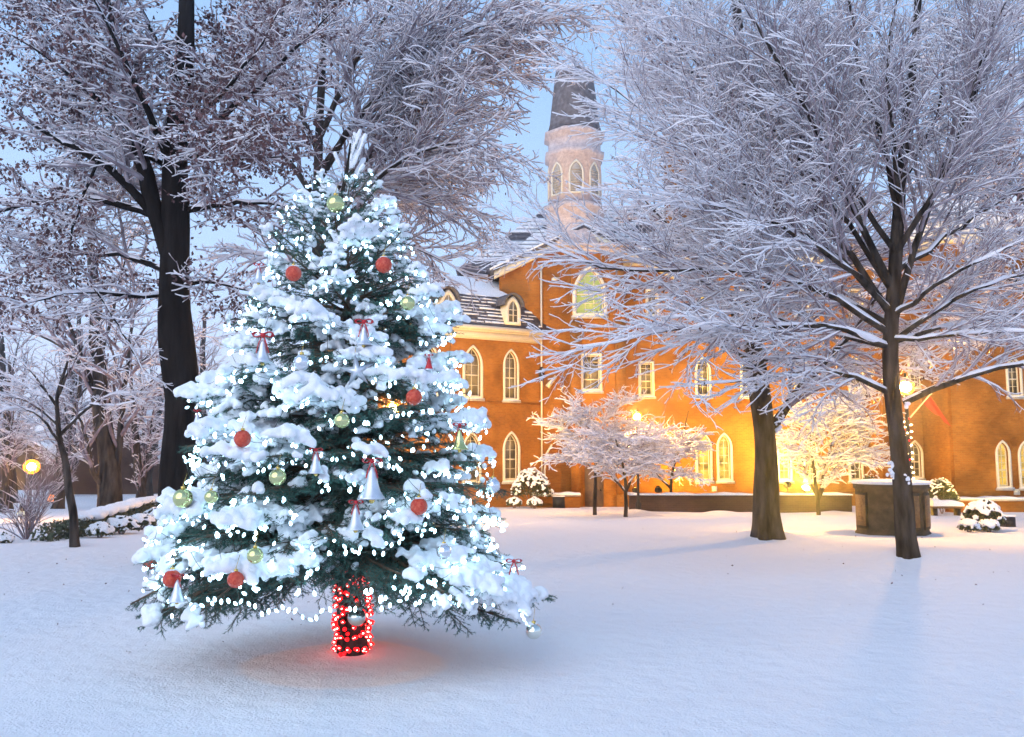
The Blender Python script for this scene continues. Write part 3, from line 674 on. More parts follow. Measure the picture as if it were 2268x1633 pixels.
def fbar(mb, fc, a0, z0, a1, z1, o1, o2):
    P = [fc.P(a0, z0, o1), fc.P(a1, z0, o1), fc.P(a1, z0, o2), fc.P(a0, z0, o2), fc.P(a0, z1, o1), fc.P(a1, z1, o1), fc.P(a1, z1, o2), fc.P(a0, z1, o2)]
    mb.hexa(P)

def window(fc, parent, cx, zb, w, h, out=0.0, surround=0.13, pointed=True, glass="glass", rows=4, cols=2, sill=True, mid=True):
    """outer size w,h = the size of the cream surround; returns the hole loop"""
    m = MB()
    t = surround
    outer = arch_loop(cx, zb, w, h, pointed=pointed); hole = arch_loop(cx, zb + t, w - 2 * t, h - 2 * t, pointed=pointed)
    ring(m, fc, outer, hole, out + .055, out - .02)
    t2 = 0.05
    inn = arch_loop(cx, zb + t + t2, w - 2 * t - 2 * t2, h - 2 * t - 2 * t2, pointed=pointed)
    hole_in = arch_loop(cx, zb + t + .003, w - 2 * t - .006, h - 2 * t - .006, pointed=pointed)
    ring(m, fc, hole_in, inn, out - .10, out - .16)
    iw, ih, z0 = w - 2 * t - 2 * t2, h - 2 * t - 2 * t2, zb + t + t2
    # muntins
    for c in range(1, cols):
        x = cx - iw / 2 + iw * c / cols
        fbar(m, fc, x - .013, z0 + .002, x + .013, z0 + ih - (.06 if pointed else .002), out - .112, out - .148)
    for r_ in range(1, rows + 1):
        z = z0 + ih * r_ / (rows + .6)
        ww = iw / 2
        if pointed and z > z0 + ih - .95 * iw: 
            k = (z - (z0 + ih - .95 * iw)) / (.95 * iw); ww = iw / 2 * max(.1, 1 - k ** 1.6)
        th = .03 if (mid and r_ == rows // 2) else .012
        fbar(m, fc, cx - ww + .002, z - th, cx + ww - .002, z + th, out - .108, out - .152)
    wo = m.build("window", M["cream"], parent)
    wo.location = [0, 0, 0]
    p = MB(); pane = arch_loop(cx, zb + t + .01, w - 2 * t - .02, h - 2 * t - .02, pointed=pointed)
    p.prism([fc.P(a, z, out - .17) for a, z in pane], -fc.n * .02); p.build("pane", M[glass], wo)
    if sill:
        s_ = MB(); fbar(s_, fc, cx - w / 2 - .06, zb - .09, cx + w / 2 + .06, zb - .004, out + .10, out + .002); s_.build("sill", M["stone"], wo)
        s_ = MB(); fbar(s_, fc, cx - w / 2 - .05, zb + .0, cx + w / 2 + .05, zb + .035, out + .09, out + .058); s_.build("sill_snow", M["snow"], wo)
    return hole

BX = empty("college_building", W(1300, 1125, 40) * [1, 1, 1], "orange lit brick college building with pointed windows, steep slate roofs and a belfry", "building")
BX.location[2] = -1.1
ZB = -1.6   # below ground

# frame for the main block and the wing
D0 = 40.0
main = Facade((0, D0), (1, 0))
c0 = W(1197, 1000, D0)
a32 = R(30)
wing = Facade((c0[0], D0 - .002), (math.cos(a32), math.sin(a32)))   # positive a = to the right; the wing extends to negative a
def A(fc, x, y=900): return fc.at(x, y)[0]
def Z(fc, x, y): return fc.at(x, y)[1]

def win_px(fc, parent, x0, x1, y0, y1, **kw):
    xm = (x0 + x1) / 2
    a0, a1 = fc.at(x0, y1)[0], fc.at(x1, y1)[0]; zb = fc.at(xm, y1)[1]; zt = fc.at(xm, y0)[1]
    return window(fc, parent, (a0 + a1) / 2, zb, a1 - a0, zt - zb, **kw)

# ---- wing
wl = wing.at(800, 900)[0]
zc0 = Z(wing, 1100, 752)   # cornice bottom
holes = [win_px(wing, BX, 1024, 1069, 764, 884, surround=.12), win_px(wing, BX, 1114, 1149, 773, 888, surround=.10), win_px(wing, BX, 1113, 1152, 955, 1068, surround=.12),
         win_px(wing, BX, 1022, 1066, 955, 1072, surround=.12), win_px(wing, BX, 930, 972, 760, 886, surround=.12)]
mb = MB(); wall_panel(mb, wing, [(wl, ZB), (0, ZB), (0, zc0 + .05), (wl, zc0 + .05)], holes)
# left end of the wing going back
eL = wing.P(wl, 0, -.285); mb.hexa([eL + [0, 0, ZB], eL + wing.u * .3 + [0, 0, ZB], eL + wing.u * .3 - wing.n * 6 + [0, 0, ZB], eL - wing.n * 6 + [0, 0, ZB],
                         eL + [0, 0, zc0], eL + wing.u * .3 + [0, 0, zc0], eL + wing.u * .3 - wing.n * 6 + [0, 0, zc0], eL - wing.n * 6 + [0, 0, zc0]])
zs = Z(wing, 1100, 892); fbar(mb, wing, wl, zs - .05, -.01, zs + .05, .035, .001)
mb.build("wing_wall", M["brick"], BX)
mb = MB(); zc1 = Z(wing, 1100, 727)
fbar(mb, wing, wl - .2, zc0, -.02, zc0 + .28, .18, -.27); fbar(mb, wing, wl - .3, zc0 + .28, -.02, zc0 + .34, .30, -.27); fbar(mb, wing, wl - .35, zc0 + .34, -.02, zc1, .42, -.27)
fbar(mb, wing, wl - .15, zc0 - .06, -.02, zc0 - .002, .08, .002)
mb.build("cornice", M["cream"], BX)
# mansard slope with courses of slate, a snow line on each
zm = Z(wing, 1080, 656) + .1
mb = MB(); sn = MB(); nco = 9; back = 0.9
rr = np.random.default_rng(5)
for i in range(nco):
    z0 = zc1 + (zm - zc1) * i / nco; z1 = zc1 + (zm - zc1) * (i + 1) / nco
    o0 = .30 - back * i / nco; o1 = .30 - back * (i + 1) / nco
    mb.hexa([wing.P(wl - .2, z0, o0), wing.P(.9, z0, o0), wing.P(.9, z0, o0 - .5), wing.P(wl - .2, z0, o0 - .5),
             wing.P(wl - .2, z1, o1 + .03), wing.P(.9, z1, o1 + .03), wing.P(.9, z1, o1 - .5), wing.P(wl - .2, z1, o1 - .5)])
    a = wl
    while a < -.1:
        l_ = rr.uniform(.15, .9)
        if rr.random() < (.88 if a < -2.0 else .35):
            h_ = rr.uniform(.02, .05)
            m0, m1 = a, min(a + l_, 0)
            sn.hexa([wing.P(m0, z1, o1 + .03), wing.P(m1, z1, o1 + .03), wing.P(m1, z1, o1 - .05), wing.P(m0, z1, o1 - .05),
                     wing.P(m0 + .02, z1 + h_ * 1.8, o1 - .0), wing.P(m1 - .02, z1 + h_ * 1.8, o1 - .0), wing.P(m1, z1 + h_ * 2.3, o1 - .05), wing.P(m0, z1 + h_ * 2.3, o1 - .05)])
        a += l_ + rr.uniform(.0, .12)
mo = mb.build("mansard_roof", M["slate"], BX)
# upper convex snow covered roof
zr = Z(wing, 1060, 606); prof = []
for i in range(9):
    t = i / 8; prof.append((-.60 + .05 - 3.0 * t, zm + (zr - zm + .5) * math.sin(t * PI / 2) ** .8))
V = []; nA = 12
for j in range(nA + 1):
    a = wl - .25 + (1.1 - wl) * j / nA
    drop = .0 if j < nA - 1 else 0
    for (o, z) in prof: V.append(wing.P(a, z + .04 * math.sin(j * 1.7 + o * 2) - drop, o))
idx = np.arange((nA + 1) * 9).reshape(nA + 1, 9); Q = np.stack([idx[:-1, :-1], idx[1:, :-1], idx[1:, 1:], idx[:-1, 1:]], -1).reshape(-1, 4)
sn.add(V, [Q]); sn.build("roof_snow", M["snow"], mo, smooth=False)
# dormers
def dormer(pxm, y0, y1, hw):
    a = wing.at(pxm, y1)[0]; z0 = wing.at(pxm, y1)[1]; z1 = wing.at(pxm, y0)[1]
    m = MB(); h = z1 - z0; w = hw
    fr = arch_loop(a, z0, 2 * w, h * .95); op = arch_loop(a, z0 + .14, 2 * w - .34, h * .95 - .36)
    ring(m, wing, fr, op, .34, .26)
    m.prism([wing.P(q, z, .26) for q, z in arch_loop(a, z0, 2 * w - .01, h * .945)], -wing.n * 1.1)
    m2 = MB()
    dr = m.build("dormer", M["cream"], BX)
    mm = MB(); ww, hh = 2 * w - .34, h * .95 - .36
    fbar(mm, wing, a - .02, z0 + .145, a + .02, z0 + .14 + hh * .97, .335, .30)
    for f_ in (.3, .55): fbar(mm, wing, a - ww / 2 * .97, z0 + .14 + hh * f_, a + ww / 2 * .97, z0 + .17 + hh * f_, .33, .305)
    mm.build("window_bars", M["cream"], dr)
    pn = MB(); pn.prism([wing.P(q, z, .285) for q, z in arch_loop(a, z0 + .15, ww - .02, hh - .02)], -wing.n * .02); pn.build("pane", M["glass"], dr)
    # little roof following the arch, snow on top
    L = arch_loop(a, z0 + h * .35, 2 * w + .14, h * .66)[2:]
    Lo = arch_loop(a, z0 + h * .35, 2 * w + .30, h * .70)[2:]
    m2 = MB(); n = min(len(L), len(Lo))
    V = [wing.P(q, z, .44) for q, z in L] + [wing.P(q, z, .44) for q, z in Lo] + [wing.P(q, z, -.9) for q, z in L] + [wing.P(q, z, -.9) for q, z in Lo]
    m2.add(V, [[[i, i + 1, n + i + 1, n + i] for i in range(n - 1)] + [[n + i, n + i + 1, 3 * n + i + 1, 3 * n + i] for i in range(n - 1)] + [[i, 2 * n + i, 2 * n + i + 1, i + 1] for i in range(n - 1)]])
    m2.build("dormer_roof", M["slate"], dr)
dormer(1129, 655, 722, .40)
dormer(986, 640, 714, .42)

# ---- main gable block, tower, right hand block
gab_l, gab_r = 1106, 1300
zgl = Z(main, 1106, 609); apex = main.at(1292, 519); ar = 2 * apex[0] - A(main, 1106, 609)
def mA(x, y=900): return main.at(x, y)[0]
aL = mA(1106, 609)
mb = MB()
wall_panel(mb, main, [(aL, zgl - 4), (c0[0] - .05, zgl - 4), (c0[0] - .05, ZB), (mA(1268), ZB), (mA(1268), Z(main, 1268, 532)), (aL, zgl)], [])
# body of the gable block
mb.build("gable_wall", M["brick"], BX)
# rake board and roof slab
mb = MB(); slope = (apex[1] - zgl) / (apex[0] - aL)
for sgn in (1, -1):
    x0, x1 = (aL - .25, apex[0]) if sgn == 1 else (2 * apex[0] - aL + .25, apex[0])
    z0_, z1_ = zgl - .25 * slope, apex[1]
    P0, P1 = main.P(x0, z0_ - .12, .30), main.P(x1, z1_ - .12, .30)
    q = [P0, P1, P1 + [0, .25, 0], P0 + [0, .25, 0]]
    mb.hexa([p for p in q] + [p + np.array([0, 0, .34]) for p in q])
mb.build("rake_board", M["cream"], BX)
mb = MB(); rs = MB()
for sgn in (1, -1):
    x0, x1 = (aL - .45, apex[0]) if sgn == 1 else (2 * apex[0] - aL + .45, apex[0])
    z0_, z1_ = zgl - .45 * slope + .23, apex[1] + .23
    P0, P1 = main.P(x0, z0_, .40), main.P(x1, z1_, .40); q = [P0, P1, P1 + [0, 9, 0], P0 + [0, 9, 0]]
    mb.hexa([p for p in q] + [p + np.array([0, 0, .12]) for p in q])
    rs.hexa([p + np.array([0, .0, .123]) for p in q] + [p + np.array([0, 0, .22]) for p in q])
gr = mb.build("gable_roof", M["slate"], BX); rs.build("roof_snow", M["snow"], gr)
# tall main roof behind, its left slope striped with snow
d2 = 44.0
def B(x, y, d): return W(x, y, d)
e0, e1 = B(1012, 603, 42.5), B(1032, 548, 49); r0_, r1_ = B(1212, 462, 46.0), B(1700, 455, 46.0)
zE = e0[2]
mb = MB(); sn = MB()
FL = np.array([e0[0], 42.2, zE]); FRt = np.array([r1_[0] + 6, 42.2, zE]); BL = np.array([e0[0], 50, zE]); BR = np.array([r1_[0] + 6, 50, zE])
RL = np.array([r0_[0], 46.1, r0_[2]]); RR = np.array([r1_[0] + 2, 46.1, r0_[2]])
def course(a0, a1, b0, b1, n, p_snow, seed):
    rr = np.random.default_rng(seed)
    nn = np.cross(a1 - a0, b0 - a0); nn = nn / np.linalg.norm(nn); nn = nn if nn[2] > 0 else -nn
    for i in range(n):
        t0, t1 = i / n, (i + 1) / n
        p0, p1 = a0 + (b0 - a0) * t0, a1 + (b1 - a1) * t0; q0, q1 = a0 + (b0 - a0) * t1, a1 + (b1 - a1) * t1
        mb.hexa([p0 - nn * .2, p1 - nn * .2, p1 + nn * .07, p0 + nn * .07, q0 - nn * .2, q1 - nn * .2, q1 + nn * .02, q0 + nn * .02])
        for s in range(14):
            if rr.random() < p_snow:
                s0, s1 = s / 14, (s + 1.0) / 14
                u0, u1 = q0 + (q1 - q0) * s0, q0 + (q1 - q0) * s1; w0, w1 = p0 + (p1 - p0) * s0, p0 + (p1 - p0) * s1
                k0, k1 = .35, 1.0
                aa = [w0 + (u0 - w0) * k0, w1 + (u1 - w1) * k0, u1, u0]
                sn.hexa([a + nn * .0 for a in aa] + [a + nn * (.09 if j < 2 else .10) for j, a in enumerate(aa)])
course(BL, FL, RL, RL + .01, 16, .75, 3)
course(FL, FRt, RL, RR, 16, .85, 4)
course(FRt, BR, RR, RR + .01, 12, .8, 5)
mr = mb.build("main_roof", M["slate"], BX); sn.build("roof_snow", M["snow"], mr)
mb = MB(); mb.box(((FL[0] + FRt[0]) / 2, 46.2, (zE + ZB) / 2), (FRt[0] - FL[0] - .6, 7.4, zE - ZB - .1)); mb.build("rear_wall", M["brick"], BX)
# tower
tD = 39.2; tf = Facade((0, tD), (1, 0)); ta0, ta1 = tf.at(1266, 900)[0], tf.at(1384, 900)[0]; zt = Z(tf, 1320, 560)
m_ = empty("tmp")
big = win_px(tf, BX, 1268, 1345, 588, 702, surround=.16, glass="glass_lit", rows=4, cols=3)
big2 = win_px(tf, BX, 1285, 1334, 782, 868, surround=.12, pointed=False, rows=3, cols=2)
mb = MB(); wall_panel(mb, tf, [(ta0, ZB), (ta1, ZB), (ta1, zt), (ta0, zt)], [big, big2])
mb.box((ta0 + .15, tD + 2.05, (ZB + zt) / 2), (.3, 3.5, zt - ZB)); mb.box((ta1 - .15, tD + 2.05, (ZB + zt) / 2), (.3, 3.5, zt - ZB))
for x in (1283, 1371):   # pilasters
    a = tf.at(x, 900)[0]
for (xa, xb) in ((ta0 - .05, ta0 + .42), (ta1 - .42, ta1 + .05)):
    z2 = Z(tf, 1300, 1095)
    fbar(mb, tf, xa, ZB, xb, Z(tf, 1300, 715), .22, .002); fbar(mb, tf, xa - .03, ZB - .01, xb + .03, z2, .36, .223)
    if xa > ta0: fbar(mb, tf, xa + .08, Z(tf, 1300, 715) + .002, xb - .06, zt - .4, .14, .002)
mb.build("tower_wall", M["brick"], BX)
bpy.data.objects.remove(m_)
# belfry: skirt roof, drum, louvres, spire
cxT = W(1290, 500, 40.9); cx = cxT[0] - .25; cy = 41.0
cx = W(1272, 400, 41.0)[0]
def zz(y): return W(1272, y, 41.0)[2]
hw = lambda px_: px_ * 41.0 / F
mb = MB()
w0 = (ta1 - ta0) / 2; mxc = (ta0 + ta1) / 2
mb.box((mxc, 41.0, zt + .12), (2 * w0 + .5, 4.0, .24)); mb.box((mxc, 41.0, zt + .32), (2 * w0 + .8, 4.3, .16))
k8 = 1.0824
mb.lathe((cx, cy, 0), [(hw(80) * k8, zt + .40), (hw(66) * k8, zz(530)), (hw(63) * k8, zz(520)), (hw(63) * k8, zz(478)), (hw(70) * k8, zz(474)), (hw(70) * k8, zz(466)), (hw(62) * k8, zz(462))], 8, PI / 8)
mb.lathe((cx, cy, 0), [(hw(58) * k8, zz(462) + .003), (hw(58) * k8, zz(362)), (hw(65) * k8, zz(357)), (hw(66) * k8, zz(347)), (hw(58) * k8, zz(344)), (hw(58) * k8, zz(316)), (hw(67) * k8, zz(311)), (hw(67) * k8, zz(303)), (hw(60) * k8, zz(300))], 8, PI / 8)
bel = mb.build("belfry", M["belfry"], BX)
lv = MB(); fr = MB()
for i in range(8):
    an = PI / 4 * i; nx_, ny_ = math.cos(an), math.sin(an); rad = hw(58)
    f8 = Facade((cx + nx_ * rad, cy + ny_ * rad), (-ny_, nx_)); f8.n = np.array([nx_, ny_, 0.])
    hh = zz(372) - zz(445); ww = hw(34)
    ring(fr, f8, arch_loop(0, zz(445), ww, hh), arch_loop(0, zz(445) + .08, ww - .18, hh - .2), .05, .003)
    V = [f8.P(a, z, .012) for a, z in arch_loop(0, zz(445) + .08, ww - .18, hh - .2)]; lv.prism(V, f8.n * -.006)
    for q in range(9):
        z_ = zz(445) + .14 + q * (hh - .55) / 9
        lv.hexa([f8.P(-(ww - .2) / 2, z_, .015), f8.P((ww - .2) / 2, z_, .015), f8.P((ww - .2) / 2, z_ + .02, .013), f8.P(-(ww - .2) / 2, z_ + .02, .013),
                 f8.P(-(ww - .2) / 2, z_ + .04, .045), f8.P((ww - .2) / 2, z_ + .04, .045), f8.P((ww - .2) / 2, z_ + .06, .043), f8.P(-(ww - .2) / 2, z_ + .06, .043)])
fr.build("louvre_frame", M["cream"], bel); lv.build("louvre", M["stone"], bel)
mb = MB(); mb.lathe((cx, cy, 0), [(hw(60) * k8, zz(300) + .003), (hw(56) * k8, zz(285)), (hw(50) * k8, zz(230)), (hw(42) * k8, zz(166)), (hw(40) * k8, zz(163))], 8, PI / 8)
mb.build("spire", M["spire"], BX)
mb = MB(); mb.lathe((cx, cy, 0), [(hw(39) * k8, zz(163) + .003), (hw(37) * k8, zz(159)), (hw(20) * k8, zz(157))], 8, PI / 8)
mb.build("spire_snow", M["snow"], BX)
sn = MB(); sn.lathe((cx, cy, 0), [(hw(93) * k8, zt + .46), (hw(75) * k8 + .02, zz(519))], 8, PI / 8, cap=False)
# right hand block
rf = Facade((0, 40.3), (1, 0)); ra0, ra1 = rf.at(1383, 900)[0], rf.at(2030, 900)[0]; ze = Z(rf, 1500, 590)
hs = []
for (x0, x1, y0, y1, kw) in [(1545, 1579, 640, 702, dict(pointed=False, rows=3, glass="glass_warm")), (1430, 1460, 640, 702, dict(pointed=False, rows=3)), (1640, 1674, 640, 702, dict(pointed=False, rows=3)), (1760, 1794, 640, 702, dict(pointed=False, rows=3)), (1880, 1914, 640, 702, dict(pointed=False, rows=3)),
        (1414, 1450, 800, 880, dict(rows=4, pointed=False)), (1540, 1576, 790, 880, dict(rows=4)), (1640, 1676, 790, 880, dict(rows=4)), (1760, 1796, 790, 880, dict(rows=4)), (1880, 1916, 790, 880, dict(rows=4)),
        (1541, 1579, 958, 1068, dict(rows=5, glass="glass_warm")), (1588, 1624, 958, 1067, dict(rows=5, glass="glass_warm")), (1722, 1756, 958, 1067, dict(rows=5, glass="glass_warm")), (1780, 1814, 958, 1067, dict(rows=5)), (1880, 1914, 958, 1067, dict(rows=5))]:
    hs.append(win_px(rf, BX, x0, x1, y0, y1, surround=.11, **kw))
mb = MB(); wall_panel(mb, rf, [(ra0, ZB), (ra1, ZB), (ra1, ze), (ra0, ze)], hs)
z2 = Z(rf, 1600, 1090); fbar(mb, rf, ra0, z2 - .07, ra1 - 2, z2, .05, .001)
mb.build("main_wall", M["brick"], BX)
mb = MB(); fbar(mb, rf, ra0, ze, ra1 + .2, ze + .2, .18, -.3); fbar(mb, rf, ra0, ze + .2, ra1 + .3, ze + .42, .42, -.3); mb.build("eaves", M["cream"], BX)
mb = MB(); mb.hexa([rf.P(ra0 - 2, ze + .42, .5), rf.P(ra1 + .5, ze + .42, .5), rf.P(ra1 + .5, ze + .42, -5), rf.P(ra0 - 2, ze + .42, -5), rf.P(ra0 - 2, ze + .7, .4), rf.P(ra1 + .5, ze + .7, .4), rf.P(ra1 + .5, ze + 2.6, -5), rf.P(ra0 - 2, ze + 2.6, -5)])
lr = mb.build("lean_roof", M["slate"], BX); mb = MB(); mb.hexa([rf.P(ra0 - 2, ze + .703, .4), rf.P(ra1 + .5, ze + .703, .4), rf.P(ra1 + .5, ze + 2.603, -5), rf.P(ra0 - 2, ze + 2.603, -5), rf.P(ra0 - 2, ze + .8, .38), rf.P(ra1 + .5, ze + .8, .38), rf.P(ra1 + .5, ze + 2.7, -5), rf.P(ra0 - 2, ze + 2.7, -5)])
mb.build("roof_snow", M["snow"], lr)
# door recess and vent
mb = MB(); a = rf.at(1305, 1100)[0]
tdr = tf.at(1316, 1100)[0]; fbar(mb, tf, tdr - .42, ZB, tdr + .42, Z(tf, 1316, 1035), .03, .002); dd_ = mb.build("door", M["wood"], BX)
mb = MB(); mb.lathe(tf.P(tdr + .3, Z(tf, 1316, 1085), .06), [(.03, -.05), (.04, 0), (.03, .05)], 8); mb.build("handle", M["black"], dd_)
mb = MB(); a, z = rf.at(1582, 1083); fbar(mb, rf, a - .12, z - .12, a + .12, z + .12, .06, .002); mb.build("vent", M["cream"], BX)
# downspouts
def spout(pts, fc, r_=.045):
    m = MB(); m.tube([fc.P(*q, .12) for q in pts], [r_], 8)
    for q in pts[:1]: m.box(fc.P(q[0], q[1] + .06, .12), (.16, .14, .12))
    m.build("downspout", M["cream"], BX)
a0, z0 = main.at(1195, 594); a1, z1 = main.at(1199, 1075); spout([(c0[0] + .06, z0), (c0[0] + .06, z1)], main)
a, z = main.at(1198, 828); mb = MB(); mb.lathe(main.P(c0[0] + .06, z, .12), [(.05, -.35), (.13, -.1), (.13, .1), (.06, .3)], 8); mb.build("downspout_bracket", M["black"], BX)
a, z = main.at(1222, 845); mb = MB(); q0 = main.P(a - .22, z - .28, .32); q1 = main.P(a + .2, z + .22, .18)
mb.tube([q0, q1], [.12, .09], 4); wlp = mb.build("wall_lamp", M["cream"], BX); mb = MB(); mb.tube([q1 + [0, -.0, -.02], main.P(a + .15, z + .1, -.05)], [.03], 6); mb.build("bracket", M["black"], wlp)
a, z = main.at(1232, 622); mb = MB(); mb.tube([main.P(a - .2, z, .3), main.P(a + .12, z + .08, .12)], [.09, .07], 6); m2 = mb.build("wall_lamp", M["cream"], BX); mb = MB(); mb.tube([main.P(a + .1, z, .14), main.P(a + .1, z + .0, -.05)], [.03], 6); mb.build("bracket", M["black"], m2)
# curved pipe / arch beside the downspout
a0, z0 = main.at(1221, 985); pts = [main.at(x, y) for x, y in ((1222, 985), (1210, 1005), (1206, 1040), (1205, 1095))]; m = MB(); m.tube([main.P(p[0], p[1], .3) for p in pts], [.05], 6); m.build("arch_trim", M["cream"], BX)
# chimney
mb = MB(); p = W(1500, 470, 45); mb.box((p[0], 45, p[2] + .4), (1.2, .9, 5.2)); mb.box((p[0], 45, p[2] + 3.12), (1.45, 1.15, .24)); mb.build("chimney", M["brick"], BX)
# recessed wall with one window, then the projecting right end
qf = Facade((0, 38.6), (1, 0)); qa0, qa1 = qf.at(1960, 1000)[0], qf.at(2112, 1000)[0]; zq = Z(qf, 2050, 560)
h1 = win_px(qf, BX, 2012, 2047, 975, 1062, surround=.10, rows=4)
h2 = win_px(qf, BX, 2012, 2047, 770, 862, surround=.10, rows=4)
mb = MB(); wall_panel(mb, qf, [(qa0, ZB), (qa1, ZB), (qa1, zq), (qa0, zq)], [h1, h2]); mb.box((qa0 + .15, 39.75, (ZB + zq) / 2), (.3, 1.7, zq - ZB)); mb.build("recess_wall", M["brick"], BX)
pf = Facade((0, 36.0), (1, 0)); pa0, pa1 = pf.at(2112, 1000)[0], pf.at(2800, 1000)[0]; zp = Z(pf, 2200, 540)
hs = [win_px(pf, BX, 2208, 2242, 975, 1082, surround=.10, rows=5, glass="glass_warm"), win_px(pf, BX, 2258, 2294, 975, 1082, surround=.10, rows=5, glass="glass_warm"), win_px(pf, BX, 2230, 2266, 790, 880, surround=.10, rows=4), win_px(pf, BX, 2400, 2440, 975, 1082, surround=.10, rows=5)]
mb = MB(); wall_panel(mb, pf, [(pa0, ZB), (pa1, ZB), (pa1, zp), (pa0, zp)], hs); mb.box((pa0 + .15, 37.44, (ZB + zp) / 2), (.3, 2.3, zp - ZB)); mb.build("end_wall", M["brick"], BX)
mb = MB(); fbar(mb, pf, pa0 - .3, zp, pa1, zp + .4, .4, -.3); mb.build("eaves", M["cream"], BX)
mb = MB(); mb.hexa([pf.P(pa0 - .4, zp + .4, .5), pf.P(pa1, zp + .4, .5), pf.P(pa1, zp + .4, -7), pf.P(pa0 - .4, zp + .4, -7), pf.P(pa0 + 1.5, zp + 3.4, -3), pf.P(pa1, zp + 3.4, -3), pf.P(pa1, zp + 3.5, -3.3), pf.P(pa0 + 1.5, zp + 3.5, -3.3)]); mb.build("end_roof", M["snow"], BX)
mb = MB(); a, z = pf.at(2251, 1090); fbar(mb, pf, a - .12, z - .12, a + .12, z + .12, .06, .002); mb.build("vent", M["cream"], BX)

# flag on a slanted pole
fr_ = empty("flag", W(2018, 922, 36.5), "orange flag hanging from a slanted pole at the building corner", "flag")
q0, q1 = W(2016, 925, 36.5), W(2062, 872, 35.6)
mb = MB(); mb.tube([q0, q1], [.035, .025], 8); mb.lathe(q1, [(.02, -.05), (.06, 0), (.02, .06)], 8); mb.build("pole", M["cream"], fr_)
c = [W(2044, 893, 36.0), W(2060, 875, 35.65)]
V = []; nu, nv = 9, 8
for j in range(nv + 1):
    for i in range(nu + 1):
        u, v = i / nu, j / nv
        p = c[0] * (1 - u) + c[1] * u; p = p + np.array([.55 * v * (0.6 + .2 * u) * 1.7, .12 * math.sin(u * 9 + v * 2), -1.15 * v * (1 - .25 * (1 - u)) * (0.55 + .6 * u)])
        V.append(p)
idx = np.arange((nu + 1) * (nv + 1)).reshape(nv + 1, nu + 1); Q = np.stack([idx[:-1, :-1], idx[:-1, 1:], idx[1:, 1:], idx[1:, :-1]], -1).reshape(-1, 4)
fo = mesh_np("cloth", V, [Q], M["flag"], fr_, smooth=True); sm = fo.modifiers.new("t", "SOLIDIFY"); sm.thickness = .012

# ------------------------------------------------------------------ low walls and ledges
def snow_slab(mb, x0, x1, y0, y1, z, h=.09, n=40, over=.04):
    xs = np.linspace(x0 - over, x1 + over, n); V = []
    for x in xs:
        hh = h * (1 + .25 * math.sin(x * 3.1) + .15 * math.sin(x * 8.3)); o = over * (1 + .4 * math.sin(x * 7))
        V += [[x, y0 - o, z + .01], [x, y0 - o - .01, z + hh * .6], [x, y0 + .06, z + hh], [x, y1 - .06, z + hh], [x, y1 + over, z + hh * .6], [x, y1 + over, z + .01]]
    idx = np.arange(n * 6).reshape(n, 6); Q = np.stack([idx[:-1, :-1], idx[1:, :-1], idx[1:, 1:], idx[:-1, 1:]], -1).reshape(-1, 4)
    mb.add(V, [Q, [idx[0][::-1].tolist()], [idx[-1].tolist()]])
def low_wall(name, label, cat, x0, x1, ytop, d, zb, depth, mt, cap=None):
    a, b = W(x0, ytop, d), W(x1, ytop, d); r_ = empty(name, ((a[0] + b[0]) / 2, d, zb), label, cat)
    zt_ = a[2] - .07
    m = MB(); m.box(((a[0] + b[0]) / 2, d + depth / 2, (zb - .3 + zt_) / 2), (b[0] - a[0], depth, zt_ - zb + .3)); m.build("masonry", M[mt], r_)
    if cap:
        m = MB(); m.box(((a[0] + b[0]) / 2, d + depth / 2, zt_ + .025), (b[0] - a[0] + .1, depth + .1, .05)); m.build("coping", M[cap], r_); zt_ += .05
    m = MB(); snow_slab(m, a[0], b[0], d, d + depth, zt_); m.build("snow_cap", M["snow"], r_, smooth=True)
    return r_
low_wall("brick_wall", "long low dark brick planter wall capped with snow, behind the forked tree", "wall", 1396, 1886, 1094, 34.4, -1.1, .5, "brick_dark")
low_wall("stone_ledge", "low stone ledge with snow at the tower foot, left", "ledge", 1180, 1284, 1096, 37.8, -1.1, .8, "brick", "stone")
low_wall("stone_ledge", "low stone ledge with snow at the right edge, above a round bush", "ledge", 2112, 2330, 1106, 33.0, -1.6, .7, "brick", "stone")

def box_unit(xc, y0, y1, d, label):
    a, b = W(xc - 13, y1, d), W(xc + 13, y0, d); r_ = empty("utility_box", ((a[0] + b[0]) / 2, d, a[2]), label, "utility box", "dark utility boxes")
    m = MB(); m.box(((a[0] + b[0]) / 2, d + .2, (a[2] + b[2]) / 2 - .05), (b[0] - a[0], .4, b[2] - a[2] + .1)); m.build("cabinet", M["dark_box"], r_)
    m = MB(); m.box(((a[0] + b[0]) / 2, d - .012, (a[2] + b[2]) / 2), (b[0] - a[0] - .1, .02, b[2] - a[2] - .1)); m.build("door", M["black"], r_)
    m = MB(); snow_slab(m, a[0], b[0], d, d + .4, b[2], .04, 8, .01); m.build("snow", M["snow"], r_)
box_unit(1238, 1101, 1126, 37.0, "dark utility box against the ledge beside the round bushes")
box_unit(2236, 1146, 1173, 22.5, "dark utility box at the right edge beside the second pair of bushes")
# bench with snow between the monument and the ledge
q = W(2100, 1118, 30); rb = empty("bench", (q[0], 30, q[2] - .5), "snow topped bench just right of the stone monument", "bench")
zg = q[2] - .45
m = MB(); m.box((q[0], 30.2, q[2] - .1), (1.0, .4, .07)); m.build("seat", M["wood"], rb)
for s in (-1, 1):
    m = MB(); m.box((q[0] + s * .4, 30.2, q[2] - .5), (.07, .36, .73)); m.build("leg", M["black"], rb)
m = MB(); snow_slab(m, q[0] - .5, q[0] + .5, 30, 30.4, q[2] - .064, .2, 14); m.build("snow", M["snow"], rb, smooth=True)

